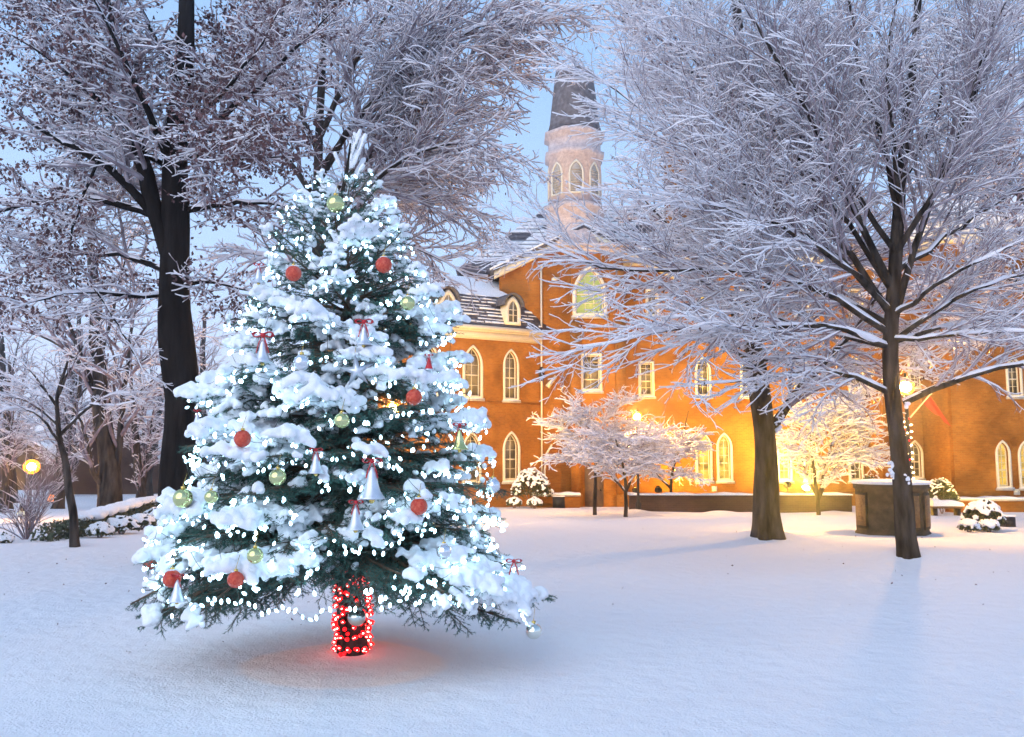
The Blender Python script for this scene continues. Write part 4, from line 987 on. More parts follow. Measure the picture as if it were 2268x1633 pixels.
# ------------------------------------------------------------------ monument
bM = ground_hit(2002, 1186); d = bM[1] + .55
zb, ztp = float(g(bM[0], d)) - .08, W(2002, 1072, d)[2]
mr_ = empty("stone_monument", (bM[0], d, zb + .05), "weathered octagonal stone monument with bronze panels and a snow cap, behind the slim tree", "monument")
rad = 78 * d / F / .98
h = ztp - zb
mb = MB(); mb.lathe((bM[0], d, zb), [(rad * .97, 0), (rad * .97, .10), (rad * .93, .14), (rad * .93, h - .12), (rad * .98, h - .09), (rad * .98, h)], 8, PI / 8 + .12)
mb.build("block", M["monument"], mr_)
for i in range(8):
    an = PI / 4 * i + .12; ap = rad * .93 * math.cos(PI / 8); nx_, ny_ = math.cos(an), math.sin(an)
    if ny_ > .3: continue
    f8 = Facade((bM[0] + nx_ * ap, d + ny_ * ap), (-ny_, nx_)); f8.n = np.array([nx_, ny_, 0.]); w_ = rad * .93 * math.sin(PI / 8)
    if i % 2 == 1 and nx_ < 0: continue
    m = MB(); fbar(m, f8, -w_ * .8, zb + .2, w_ * .8, zb + h - .18, .035, .002)
    m2 = m.build("panel_frame", M["monument"], mr_)
    m = MB(); fbar(m, f8, -w_ * .68, zb + .26, w_ * .68, zb + h - .24, .05, .036)
    r3 = np.random.default_rng(i)
    for q in range(9):   # raised, unreadable lines of cast lettering, seen only as texture
        z_ = zb + h - .32 - q * .062
        if z_ < zb + .32: break
        ww = w_ * r3.uniform(.35, .55); fbar(m, f8, -ww, z_ - .012, ww, z_ + .012, .056, .0505)
    m.build("plaque", M["plaque"], m2)
mb = MB(); mb.lathe((bM[0], d, zb + h + .002), [(rad * 1.0, 0), (rad * 1.02, .03), (rad * .98, .075), (rad * .6, .1), (rad * .1, .11)], 24, PI / 8); mb.build("snow_cap", M["snow"], mr_, smooth=True)

# ------------------------------------------------------------------ lamps
def shell_mat(name, col, st):
    m = bpy.data.materials.new(name); m.use_nodes = True; nt = m.node_tree; nt.nodes.remove(nt.nodes["Principled BSDF"])
    e = nd(nt, "ShaderNodeEmission", Strength=st); e.inputs["Color"].default_value = (*col, 1); t = nd(nt, "ShaderNodeBsdfTransparent"); t.inputs["Color"].default_value = (1, .9, .75, 1)
    x = nd(nt, "ShaderNodeMixShader"); x.inputs[0].default_value = .35; nt.links.new(t.outputs[0], x.inputs[1]); nt.links.new(e.outputs[0], x.inputs[2]); nt.links.new(x.outputs[0], nt.nodes["Material Output"].inputs["Surface"]); return m
M["shell"] = shell_mat("amber_glass_shell", (1.0, .46, .04), 7.0); M["shell_far"] = shell_mat("orange_glass_shell", (1.0, .28, .02), 6.0); M["shell_white"] = shell_mat("white_glass_shell", (1.0, .95, .7), 2.5)
def lamp_post(label, x, y, d, rglobe, globe="globe", group="globe street lamps", collar=True, square=False):
    c_ = W(x, y, d); gz = float(g(c_[0], d)); r_ = empty("street_lamp", (c_[0], d, gz), label, "street lamp", group)
    m = MB(); m.lathe((c_[0], d, 0), [(.11, gz - .1), (.11, gz + .25), (.075, gz + .32), (.05, gz + .45), (.04, c_[2] - rglobe - .16), (.075, c_[2] - rglobe - .12), (.075, c_[2] - rglobe - .06), (.1, c_[2] - rglobe * .93)], 12); m.build("post", M["black"], r_)
    m = MB(); V, Fc = spheres([c_], [rglobe], 3, .95); m.add(V, [Fc]); go = m.build("globe", M[{"globe_white": "shell_white", "globe_far": "shell_far"}.get(globe, "shell")], r_, smooth=True)
    m = MB(); V, Fc = spheres([c_], [rglobe * (.5 if globe == "globe_far" else .6)], 3, 1); m.add(V, [Fc]); m.build("bulb", M[globe], go, smooth=True)
    m = MB(); m.lathe((c_[0], d, c_[2] + rglobe * .93), [(rglobe * .5, 0), (rglobe * .45, .03), (.03, .06), (.02, .14)], 12); m.build("finial", M["black"], r_)
    return c_
L1 = lamp_post("lit globe lamp behind the slim tree, its post wound with fairy lights", 2006, 857, 20.0, .20)
L2 = lamp_post("lit globe lamp glowing above the small frosted trees before the facade", 1411, 923, 33.5, .2)
L3 = lamp_post("brightest orange lamp at the left edge, beyond the small forked tree", 70, 1034, 27.0, .24, "globe_far")
L4 = lamp_post("small distant orange lamp left of the small forked tree, below the brightest one", 114, 1104, 42.0, .2, "globe_far")
L5 = lamp_post("low white lamp at the left edge beside a leafless shrub", 47, 1137, 30.0, .13, "globe_white")
L6 = lamp_post("tiny orange lamp glowing right of the tall elm trunk base", 241, 1135, 50.0, .13, "globe_far")
L7 = lamp_post("tiny warm lamp high against the tall elm trunk", 238, 1022, 60.0, .13, "globe_white")
L8 = lamp_post("lit globe lamp behind the lit spruce, lighting the wing", 870, 905, 25.0, .2)  # added lamp, hidden by the spruce, for warm light on the wing

def light_string(label, centre, z0, z1, r0, turns, n, matn, wirem, br=.017, jitter=.01, core=None, group="strings of lights", lean=(0, 0), squash=1.0):
    rs_ = np.random.default_rng(int(n))
    s_ = empty("light_string", (centre[0], centre[1], z0), label, "light string", group)
    t = np.linspace(0, 1, n * 4); a = t * turns * 2 * PI; zz_ = z0 + (z1 - z0) * t
    P = np.stack([centre[0] + lean[0] * t + r0 * np.cos(a), centre[1] + lean[1] * t + r0 * np.sin(a), zz_], 1)
    if core: P += np.stack([rs_.normal(0, 1, len(P)), rs_.normal(0, 1, len(P)), rs_.normal(0, 1, len(P))], 1).repeat(1, 0) * [.004, .004, .018]
    m = MB(); m.tube(P, [.006], 5); m.build("wire", M[wirem], s_)
    for i in range(n):
        p = P[i * 4]; dirn = norm(np.array([math.cos(a[i * 4]), math.sin(a[i * 4]), rs_.normal(0, .5)]) + rs_.normal(0, .25, 3)); q = p + dirn * (br * 1.2 + .004)
        m = MB(); m.tube([p, p + dirn * br * .6], [br * .55], 6)
        m.tube([p + dirn * br * .5, p + dirn * br * 1.1, p + dirn * br * 2.0, p + dirn * br * 2.9], [br * .55, br, br * .85, br * .15], 7)
        o = m.build("bulb", M[matn[i % len(matn)]], s_, smooth=True)
        if core:
            m = MB(); V, Fc = spheres([p + dirn * br * 1.4 + np.array([0, -br * .55, 0])], [br * .62], 1, .8); m.add(V, [Fc]); m.build("filament", M[core], o)
    return s_
pc = (L1[0], L1[1])
light_string("white and red fairy lights wound round the lamp post beside the slim tree", pc, W(2016, 1062, 20)[2], W(2006, 925, 20)[2], .055, 9, 30, ["bulb_ww", "bulb_ww", "bulb_ww", "bulb_ww", "bulb_r"], "wire", br=.02)

# flood lights on the ground
def flood(label, pos, target, power, ang=100, col=(1.0, .60, .06), size=.25):
    pos = np.array(pos, float); target = np.array(target, float); dr = norm(target - pos)
    r_ = empty("flood_light", pos - [0, 0, .3], label, "flood light", "flood lights on the snow")
    m = MB(); m.tube([pos - dr * .16, pos + dr * .0], [.10, .17], 12); m.build("housing", M["black"], r_)
    m = MB(); m.tube([pos + dr * .002, pos + dr * .012], [.15], 16); m.build("lens", M["lens"], r_)
    m = MB(); m.tube([pos - [0, 0, .35], pos - [0, 0, .17]], [.025], 6); m.build("stake", M["black"], r_)
    l = bpy.data.lights.new("flood_beam", "SPOT"); l.energy = power; l.color = col; l.spot_size = R(ang); l.spot_blend = .8; l.shadow_soft_size = size
    o = bpy.data.objects.new("flood_beam", l); COL.objects.link(o); o.parent = r_; o.location = (Vector(dr * .05) + Vector((0, 0, .3)))
    o.rotation_euler = Vector(dr).to_track_quat("-Z", "Y").to_euler()
def gp(x, d, up=.35): p = W(x, 1100, d); return [p[0], d, float(g(p[0], d)) + up]
KF = 1.9
flood("flood light on the snow behind the lit spruce, aimed at the wing", gp(905, 30), W(1110, 880, 38), 1350 * KF, 100)  # added helper out of sight, brightens the wing wall
flood("flood light by the spruce aimed up at the tower", gp(1000, 27.5), W(1300, 600, 40), 950 * KF, 70)  # unseen extra flood, put in to warm the tower
flood("flood light glowing beside the V shaped small tree", W(1408, 1086, 36.8), W(1425, 850, 40), 350 * KF, 130)
flood("brightest flood light just behind the low brick wall, left part", W(1459, 1084, 36.5), W(1610, 970, 40.3), 1250 * KF, 130)
flood("flood light glowing right beside the dark forked trunk", W(1744, 1073, 37.5), W(1735, 960, 40.3), 1100 * KF, 130, (1, .72, .2))
flood("flood light glowing behind the yellow lit small tree", W(1785, 1081, 36.0), W(1850, 900, 33), 2600 * KF, 140, (1, .58, .08))
flood("flood light tucked behind the dark forked trunk, aimed at the yellow lit small tree", gp(1708, 20, .3), W(1850, 930, 30), 4200 * KF, 44, (1, .58, .06))  # hidden flood added only to give the small tree its yellow light
flood("flood light beyond the monument aimed at the right end of the building", gp(2180, 29, .35), W(2220, 800, 36), 750 * KF, 110)  # extra unseen flood, added to light the right end wall

# ------------------------------------------------------------------ shrubs
def shrub(name, label, x, ybase, d, w, h, seed, group, nleaf=2500, snow=1.0, cat="shrub"):
    global rng
    rng = np.random.default_rng(seed)
    b = ground_hit(x, ybase) if d is None else np.array([W(x, ybase, d)[0], d, 0]); b[2] = g(b[0], b[1]) - .02; d = b[1]
    r_ = empty(name, b, label, cat, group)
    D = norm(rng.normal(0, 1, (nleaf, 3))); D[:, 2] = np.abs(D[:, 2]) - .25 * rng.random(nleaf)
    rr_ = rng.uniform(.75, 1.0, nleaf)[:, None] * (1 + .12 * noise3(D, 3, seed))[:, None]
    C = b + np.array([0, 0, h * .42]) + D * rr_ * np.array([w, w, h * .58])
    C = C[C[:, 2] > b[2] - .02]
    leaves_mesh(C, .07, "foliage", M["shrub_leaf"], r_)
    S = [];
    for i in range(7):
        an = i * .9; S.append(resample([b + [0, 0, -.05], b + [math.cos(an) * w * .3, math.sin(an) * w * .3, h * .4], b + [math.cos(an) * w * .7, math.sin(an) * w * .7, h * .75]], 5))
    S = np.array(S); V, Q = sweep(S, np.full(S.shape[:2], .015), 5); m = MB(); m.add(V, [Q]); m.build("stems", M["twig"], r_)
    n = int(520 * snow); D = norm(rng.normal(0, 1, (n, 3))); D[:, 2] = np.abs(D[:, 2]) - .22 * rng.random(n); D = norm(D)
    keep = noise3(D, 5, seed) + D[:, 2] * 1.5 > .3; D = D[keep]
    C = b + np.array([0, 0, h * .42]) + D * np.array([w, w, h * .58]) * (1 + .12 * noise3(D, 3, seed))[:, None]
    blob_mesh("snow", C, rng.uniform(.03, .065, len(C)) * max(w, .4) / .6, M["snow"], r_, voxel=.022, sub=1, sz=.75)
    return r_
shrub("round_shrub", "round snow speckled bush between the windows and the dark box", 1177, 1127, 37.5, 0.84, 1.62, 1, "snowy bushes", 4200)
shrub("round_shrub", "small snow ball bush left in front of the round speckled bush", 1139, 1128, 36.8, .34, .48, 2, "snowy bushes", 900, 1.2)
shrub("round_shrub", "small snow ball bush right in front of the round speckled bush", 1184, 1128, 36.6, .34, .48, 3, "snowy bushes", 900, 1.2)
shrub("round_shrub", "snow speckled bush under the ledge at the right edge", 2181, 1176, None, .44, .74, 4, "snowy bushes", 3200, 1.6)
shrub("round_shrub", "small snow ball bush left of the pair near the right edge", 2147, 1179, None, .23, .31, 5, "snowy bushes", 900, 1.2)
shrub("round_shrub", "small snow ball bush right of the pair near the right edge", 2190, 1179, None, .23, .32, 6, "snowy bushes", 900, 1.2)
shrub("round_shrub", "tall yellow green rounded bush behind the monument's right side", 2085, 1108, 32.0, .58, 1.3, 7, "snowy bushes", 3600, .5)
shrub("round_shrub", "dark tall bush between the wall end and the monument", 1930, 1115, 36.0, .5, 1.5, 8, "snowy bushes", 3000, .25)
shrub("low_shrub", "low snowy lump at the very left edge of the lawn", 2, 1200, 16.8, .22, .18, 9, "snowy bushes", 500, 1.2)
for i, (x, y, dd, w, h, lb) in enumerate([(222, 1178, 18.6, .26, .33, "snowy hedge ball nearest the small forked tree"), (270, 1170, 20.0, .36, .42, "large pink snowy hedge ball, second of the row left of the oak"),
                                (312, 1162, 21.5, .34, .40, "snowy hedge ball, third of the row left of the oak"), (350, 1156, 22.8, .40, .50, "snowy hedge ball touching the oak trunk")]):
    shrub("hedge_ball", lb, x, y, dd, w, h, 20 + i, "balls of the snowy hedge", 1300, 1.1)
# long hedge with a thick snow back
def long_hedge():
    r_ = empty("hedge", ground_hit(240, 1175), "long dark hedge with a thick rounded snow top, left of the oak", "hedge")
    pts = [(100, 1184, 17.6), (160, 1180, 18.6), (230, 1168, 21), (300, 1152, 25), (370, 1138, 29)]
    line = resample(px(pts), 60)
    line[:, 2] = g(line[:, 0], line[:, 1])
    hh = np.linspace(.34, .62, 60)
    L = []; rs_ = np.random.default_rng(3)
    for i in range(60):
        for j in range(110): L.append(line[i] + [rs_.uniform(-.25, .25), rs_.uniform(-.35, .35), rs_.uniform(0, hh[i])])
    global rng; rng = rs_
    leaves_mesh(np.array(L), .08, "foliage", M["shrub_leaf"], r_)
    C = []; rd = []
    for i in range(60):
        if i < 9: continue
        for j in range(4): C.append(line[i] + [rs_.uniform(-.2, .2), rs_.uniform(-.3, .3), hh[i] + .03]); rd.append(rs_.uniform(.12, .2))
    blob_mesh("snow", np.array(C), np.array(rd), M["snow"], r_, voxel=.04, sub=2, sz=.55)
long_hedge()
# leafless shrub at the left with low lamp
b = ground_hit(58, 1195)
rng = np.random.default_rng(99)
S = np.repeat(b[None] - [0, 0, .05], 26, 0); D = norm(rng.normal(0, .35, (26, 3)) + [0, 0, 1]); P2 = grow(S, D, rng.uniform(.8, 1.9, 26), 7, .06); R2 = taper(np.full(26, .014), 7)
S, D, Ln, r0, _, _ = spawn(P2, R2, 9, .2, (20, 45), lambda t, L: .35 * L, .2); P3 = grow(S, D, Ln, 5, .1); R3 = taper(np.full(len(P3), .007), 5)
rt = empty("bare_shrub", b, "leafless upright shrub with frosted stems at the left edge", "shrub", "snowy bushes")
m = MB(); [m.add(*(lambda vq: (vq[0], [vq[1]]))(sweep(P, Q_, 4))) for P, Q_ in ((P2, R2), (P3, R3))]; m.build("stems", M["twig"], rt)
m = MB(); [m.add(*(lambda vq: (vq[0], [vq[1]]))(sweep(*snow_on(P, Q_, .8, .006), 3))) for P, Q_ in ((P2, R2), (P3, R3))]; m.build("snow", M["twig_snow"], rt)

# ------------------------------------------------------------------ far houses at the left
def house(label, x0, x1, ye, yr, d, dep, brickm, roofside=1):
    a, b = W(x0, ye, d), W(x1, ye, d); zr_ = W(x0, yr, d)[2]; zb_ = float(g(a[0], d)) - .3; r_ = empty("house", ((a[0] + b[0]) / 2, d, zb_ + .3), label, "house", "far houses")
    f = Facade((0, d), (1, 0)); mid = (a[0] + b[0]) / 2
    hs = []
    for i, fx in enumerate((.25, .75) if dep == 8 else ()):
        cxx = a[0] + (b[0] - a[0]) * fx
        hs.append(window(f, r_, cxx, zb_ + 1.0, .9, 1.4, pointed=False, surround=.1, glass="glass", rows=2))
    m = MB(); wall_panel(m, f, [(a[0], zb_), (b[0], zb_), (b[0], a[2]), (mid, zr_), (a[0], a[2])], hs)
    m.box((a[0] + .1, d + dep / 2 + .3, (zb_ + a[2]) / 2), (.2, dep, a[2] - zb_)); m.box((b[0] - .1, d + dep / 2 + .3, (zb_ + a[2]) / 2), (.2, dep, a[2] - zb_)); m.build("wall", M[brickm], r_)
    m = MB(); 
    for s, e in ((-1, a[0] - .4), (1, b[0] + .4)):
        sl = (zr_ - a[2]) / (mid - a[0]); q = [np.array([e, d - .5, a[2] - .4 * sl + .05]), np.array([mid, d - .5, zr_ + .05]), np.array([mid, d + dep, zr_ + .05]), np.array([e, d + dep, a[2] - .4 * sl + .05])]
        m.hexa(q + [p + np.array([0, 0, .2]) for p in q])
    m.build("roof", M["snow"], r_)
house("brown gabled house with snowy roof glimpsed behind the tall elm", 128, 352, 1010, 880, 52, 9, "brick_dark")
house("low warm brown house behind the brightest orange lamp", -120, 190, 1040, 960, 58, 9, "brick_dark")
house("low pale pink house seen between the elm and the oak trunk", 300, 470, 1085, 1040, 62, 8, "brick")
# hand rail left of the oak
# ------------------------------------------------------------------ the lit spruce
SB = ground_hit(788, 1442); SX, SY, SZ = SB; SX = W(785, 1000, SY)[0]
_prof = [(1420, 300), (1370, 430), (1280, 445), (1180, 420), (1120, 388), (1050, 376), (950, 350), (850, 318), (750, 280), (650, 240), (550, 180), (450, 130), (400, 74), (350, 26), (310, 8)]
PZ = np.array([W(785, y, SY)[2] for y, w in _prof]); PR = np.array([w * .96 / F * SY for y, w in _prof])
_off = [(1440, 0), (1280, -12), (1180, -35), (1050, -28), (850, -24), (750, -22), (650, 4), (543, -22), (449, -25), (383, -8), (318, 0)]
OZ = np.array([W(785, y, SY)[2] for y, w in _off]); OX = np.array([w / F * SY for y, w in _off])
def Rz(z): return np.interp(z, PZ, PR)
ZT = W(780, 318, SY)[2]
def axis_x(z): return np.interp(z, OZ, OX) + SX + (z - SZ) / (ZT - SZ) * (W(776, 318, SY)[0] - SX)
OB = []   # ornaments: (px,py,type,...)
def surf(px_, py_, k=1.0, back=0.0):
    """point on the outer shell of the tree seen at this pixel"""
    r = ray(px_, py_); best = None
    for d in np.arange(SY - 2.2, SY + .6, .01):
        p = np.array([r[0] * d / r[1], d, EYE + r[2] * d / r[1]])
        rr = math.hypot(p[0] - axis_x(p[2]), p[1] - SY) - Rz(p[2]) * k
        if rr <= 0: return p + np.array([0, back, 0])
        if best is None or rr < best[0]: best = (rr, p)
    return best[1]

ORN = [("red", 850, 587, 18, "red glitter ball high on the right, below the string of lights"), ("red", 650, 606, 17, "red glitter ball half under snow, high on the left side"),
       ("red", 917, 880, 18, "red glitter ball at mid height near the right side"), ("red", 537, 972, 18, "red glitter ball at mid height near the left side"),
       ("red", 928, 1122, 19, "red glitter ball low on the right half"), ("red", 333, 1247, 13, "small red ball hanging from the lowest left branch tip"),
       ("red", 381, 1282, 18, "dark red ball low on the far left beside a bell"), ("red", 522, 1284, 17, "glossy red ball low on the left above the fringe of lights"),
       ("gold", 743, 452, 19, "topmost green gold glass ball near the tip of the spruce"), ("gold", 903, 672, 16, "green gold glass ball in the upper right below snow"),
       ("gold", 757, 932, 17, "green gold glass ball at the centre of the spruce"), ("gold", 405, 1104, 20, "green gold glass ball at the left outline against the oak trunk"),
       ("gold", 468, 1101, 14, "gold glass ball hanging under a snowy tip near the left outline"), ("gold", 615, 1057, 18, "pale gold glass ball left of centre at lower mid height"),
       ("gold", 565, 1231, 17, "gold glass ball low on the left half"), ("silver", 790, 1367, 19, "silver gold glass ball hanging before the red lit trunk"),
       ("silver", 1182, 1398, 17, "silver glass ball hanging alone from the lowest right branch tip"), ("clear", 668, 803, 18, "clear faceted ball left of the silver star"),
       ("clear", 1092, 1076, 17, "clear faceted ball at the right outline"), ("clear", 983, 1222, 17, "clear frosted ball low on the right half"),
       ("star", 790, 822, 36, "silver star at the centre of the spruce"),
       ("bell", 582, 772, 30, "silver bell with long red ribbon at the upper left"), ("bell", 806, 738, 26, "white bell with red bow right under the big snow clump"),
       ("hat", 950, 803, 17, "red cone ornament at the upper right edge"), ("bell", 573, 606, 20, "red ribboned bell at the highest left edge"),
       ("bell", 700, 1022, 26, "silver bell with red and gold ribbon left of centre"), ("bell", 824, 1062, 42, "large silver bell right of centre"),
       ("bell", 788, 1142, 30, "silver bell with a red bow below the large silver bell"), ("bell", 1018, 968, 28, "gold green bell with red bow near the right edge"),
       ("bell", 393, 1303, 26, "silver bell with red bow on the lowest left branch"), ("ribbon", 1138, 1243, 20, "red ribbon at the lowest right outline"),
       ("bell", 437, 925, 15, "small bell with red bow at the left outline beside the oak trunk")]
ORP = []
for o in ORN:
    k = .99
    p = surf(o[1], o[2], k)
    if o[1:3] == (790, 1367): p = W(790, 1367, SY - .45)
    if o[1:3] == (1182, 1398): p = W(1182, 1398, SY - .55)
    if o[1:3] == (333, 1247): p = W(333, 1247, SY - .35)
    ORP.append(p)
ORP = np.array(ORP)

def build_spruce():
    global rng, TW
    rng = np.random.default_rng(2024)
    root = empty("spruce_tree", (SX, SY, SZ), "snow laden spruce wound with white lights, standing in the foreground", "christmas tree")
    # trunk
    m = MB(); zt = np.linspace(SZ - .08, ZT, 24); pts = np.array([[axis_x(z), SY, z] for z in zt]); rad = np.interp(zt, [SZ - .08, SZ + .1, SZ + .6, 3, ZT], [.15, .115, .095, .04, .008])
    pts[:3, 0] += .02
    m.tube(pts, rad, 14); m.build("trunk", M["bark"], root, smooth=True)
    # primary branches
    S, E, SN = [], [], []
    z = SZ + .62
    while z < ZT - .25:
        rz = Rz(z); n = int(6 + 5.2 * rz); off = rng.random() * 6.28
        for i in range(n):
            an = off + i * 2 * PI / n + rng.normal(0, .16)
            zz_ = z + rng.normal(0, .05)
            f = math.cos(an + PI / 2)       # 1 = towards the camera
            reach = Rz(zz_) * rng.uniform(.80, 1.06)
            if zz_ < SZ + 1.0 and f > .80: 
                zz_ += .30; reach *= .95
            S.append(zz_); E.append((an, reach)); SN.append(rng.random())
        z += .165 + .05 * rng.random()
    # special branches: the two low outermost tips and the big centre clump
    def special(px_, py_, d_, zs, s=1.0):
        p = W(px_, py_, d_); an = math.atan2(p[1] - SY, p[0] - SX); S.append(zs); E.append((an, math.hypot(p[0] - SX, p[1] - SY), p[2])); SN.append(s)
    for q in [(1195, 1350, SY - .5, SZ + .95, .95), (1215, 1310, SY - .25, SZ + .98, .95), (1150, 1300, SY - .8, SZ + .95, .9), (372, 1385, SY - .9, SZ + .85, .35), (330, 1335, SY - .4, SZ + .9, .3), (440, 1370, SY - 1.2, SZ + .85, .3),
              (375, 1215, SY - .2, SZ + 1.1, .6), (405, 1175, SY - .5, SZ + 1.2, .6), (905, 1345, SY - 1.3, SZ + .8, .3), (1060, 1335, SY - 1.2, SZ + .85, .4)]: special(*q)
    N = len(S); m1 = 9; P1 = np.empty((N, m1, 3)); t = np.linspace(0, 1, m1)
    for i in range(N):
        an, reach = E[i][:2]; zt_ = S[i] if len(E[i]) == 2 else E[i][2]
        hfrac = (S[i] - SZ) / (ZT - SZ)
        rise = np.interp(hfrac, [0.1, .3, .5, .7, .85, 1.0], [-.10, .0, .12, .35, .75, 1.4]) * reach
        z0 = S[i] - (rise if len(E[i]) == 2 else 0)
        zt_ = zt_ + (rng.normal(0, .05) if len(E[i]) == 2 else 0)
        zp = z0 + (zt_ - z0) * t - (.10 * reach * t ** 3 if hfrac < .75 and len(E[i]) == 2 else 0) + (np.sin(t * PI) * (-.05 if hfrac < .5 else -.04)) * reach * (1 if len(E[i]) == 2 else -1.5)
        rr_ = reach * t; aa = an + .06 * np.sin(t * 5 + i)
        P1[i, :, 2] = zp; P1[i, :, 0] = axis_x(S[i]) + rr_ * np.cos(aa); P1[i, :, 1] = SY + rr_ * np.sin(aa)
    SNa = np.array(SN)
    reachv = np.linalg.norm(P1[:, -1, :2] - P1[:, 0, :2], axis=1)
    R1 = taper(.006 + .009 * reachv, m1, .35)
    S2, D2, L2, r0, i2, t2 = spawn(P1, R1, 22, .22, (35, 60), lambda t, L: (.50 * L * (1.02 - t) ** .8 + .05), planar=.86, rratio=.5)
    L2 = np.minimum(L2, .55)
    P2 = grow(S2, D2, L2, 6, .05, (0, 0, -.06)); R2 = taper(np.clip(r0, .003, .006), 6)
    S3, D3, L3, r0, i3, t3 = spawn(P2, R2, 24, .2, (35, 60), lambda t, L: (.42 * L * (1.05 - t) + .035), planar=.8, rratio=.6)
    L3 = np.minimum(L3, .2)
    P3 = grow(S3, D3, L3, 4, .05, (0, 0, -.07)); R3 = taper(np.clip(r0, .002, .004), 4)
    # top leader shoots
    tipc = np.array([axis_x(ZT), SY, ZT])
    nS = 9; an = rng.uniform(0, 6.28, nS); ST = np.array([[axis_x(ZT) + .02 * math.cos(a), SY + .02 * math.sin(a), ZT - .42 + .34 * rng.random()] for a in an]); ST[0] = tipc - [0, 0, .25]
    DT = np.stack([np.cos(an) * .45, np.sin(an) * .45, np.full(nS, 1.)], 1); DT[0] = [0.03, 0, 1]
    LT = rng.uniform(.18, .34, nS); LT[0] = .34; P2t = grow(ST, DT, LT, 6, .04, (0, 0, .06)); R2t = taper(np.full(nS, .006), 6)
    mb = MB()
    for P, Rr, k in ((P1, R1, 6), (P2, R2, 4), (P3, R3, 3), (P2t, R2t, 5)):
        V, Q = sweep(P, Rr, k); mb.add(V, [Q])
    mb.build("branches", M["wood"], root)
    # needles
    print("spruce", len(P1), len(P2), len(P3))
    V, Fs, off = [], [], 0
    for P, per, ln in ((P1[:, 4:], 190, .028), (P2, 190, .026), (P3, 230, .024), (P2t, 300, .028)):
        L = plen(P); n = (L * per).astype(int) + 1; idx = np.repeat(np.arange(len(P)), n); tt = rng.random(len(idx)) * (P.shape[1] - 1.001); i0 = tt.astype(int); f = (tt - i0)[:, None]
        A = P[idx, i0] * (1 - f) + P[idx, i0 + 1] * f; T = norm(P[idx, i0 + 1] - P[idx, i0])
        r_ = rng.normal(0, 1, A.shape); r_ = norm(r_ - T * (r_ * T).sum(1, keepdims=True)); D = norm(T * .75 + r_); w = np.cross(D, T); w = norm(w) * .0026
        ln_ = ln * rng.uniform(.7, 1.2, len(A))[:, None]
        V.append(np.stack([A - w, A + w, A + D * ln_], 1).reshape(-1, 3)); n_ = len(A)
    V = np.concatenate(V); Fs = np.arange(len(V)).reshape(-1, 3)
    print("needles", len(Fs))
    mesh_np("needles", V, [Fs], M["needle"], root)
    # snow: pillows along the tops of the twigs
    C, rd = [], []
    def pillows(P, idxp, rbase, step, thr, tmin=0.0):
        L = plen(P); n = np.maximum(2, (L / step).astype(int)); idx = np.repeat(np.arange(len(P)), n)
        k = np.concatenate([np.arange(c) for c in n]); tt = (tmin + (1 - tmin) * (k + .5) / np.repeat(n, n)) * (P.shape[1] - 1.001); i0 = tt.astype(int); f = (tt - i0)[:, None]
        A = P[idx, i0] * (1 - f) + P[idx, i0 + 1] * f
        rad_ = np.hypot(A[:, 0] - axis_x(A[:, 2]), A[:, 1] - SY) / np.maximum(Rz(A[:, 2]), .15)
        s = SNa[idxp][idx] if idxp is not None else np.full(len(A), .9)
        q = (rad_ - .62) * 1.5 + (s - .42) * 1.5 + .50 * noise3(A, 2.6, 1) + .75 * noise3(A, 9, 2)
        hf = (A[:, 2] - SZ) / (ZT - SZ); q = q + np.where(hf > .7, .12, 0) - np.where(hf < .26, .25, 0)
        ok = q > thr
        rr_ = rbase * (1 + .45 * np.clip(q, -.5, 1)) * rng.uniform(.8, 1.2, len(A)) * np.clip(.6 + rad_ * .5, .5, 1.1)
        rr_ = rr_ * np.interp(hf, [.68, .9], [1, .55])
        C.append((A + np.stack([0 * rr_, 0 * rr_, rr_ * .62 + .004], 1))[ok]); rd.append(rr_[ok])
    pillows(P1, np.arange(len(P1)), .034, .030, .40, .3)
    pillows(P2, i2, .026, .021, .44)
    pillows(P3, i2[i3], .0195, .016, .48)
    pillows(P2t, None, .031, .018, -9)
    C = np.concatenate(C); rd = np.concatenate(rd)
    dd = np.linalg.norm(C[:, None, :] - ORP[None], axis=2); rO = .085
    dirc = ORP - np.array([0, 0, EYE])
    # nothing sits in front of or on an ornament
    keep = np.ones(len(C), bool)
    for p in ORP:
        u = norm(p); v = C - np.array([0, 0, EYE]); pp = p - np.array([0, 0, EYE]); Lp = np.linalg.norm(pp); u = pp / Lp
        along = v @ u; perp = np.linalg.norm(v - along[:, None] * u, axis=1)
        keep &= ~((perp < .062) & (along < Lp + .03)); keep &= np.linalg.norm(C - p, axis=1) > .085
    C, rd = C[keep], rd[keep]
    print("pillows", len(C))
    sz = 1.08 
    o = blob_mesh("snow", C, rd, M["snow"], root, voxel=.011, sub=1, sz=sz, smooth_it=2)
    print("snow verts", len(o.data.vertices))
    return root, P1, P2, P3, i2, i3
SPR, SP1, SP2, SP3, i2, i3 = build_spruce()

def clear_front(P):   # twigs that would stand in front of an ornament are not tested: they are thin
    return P

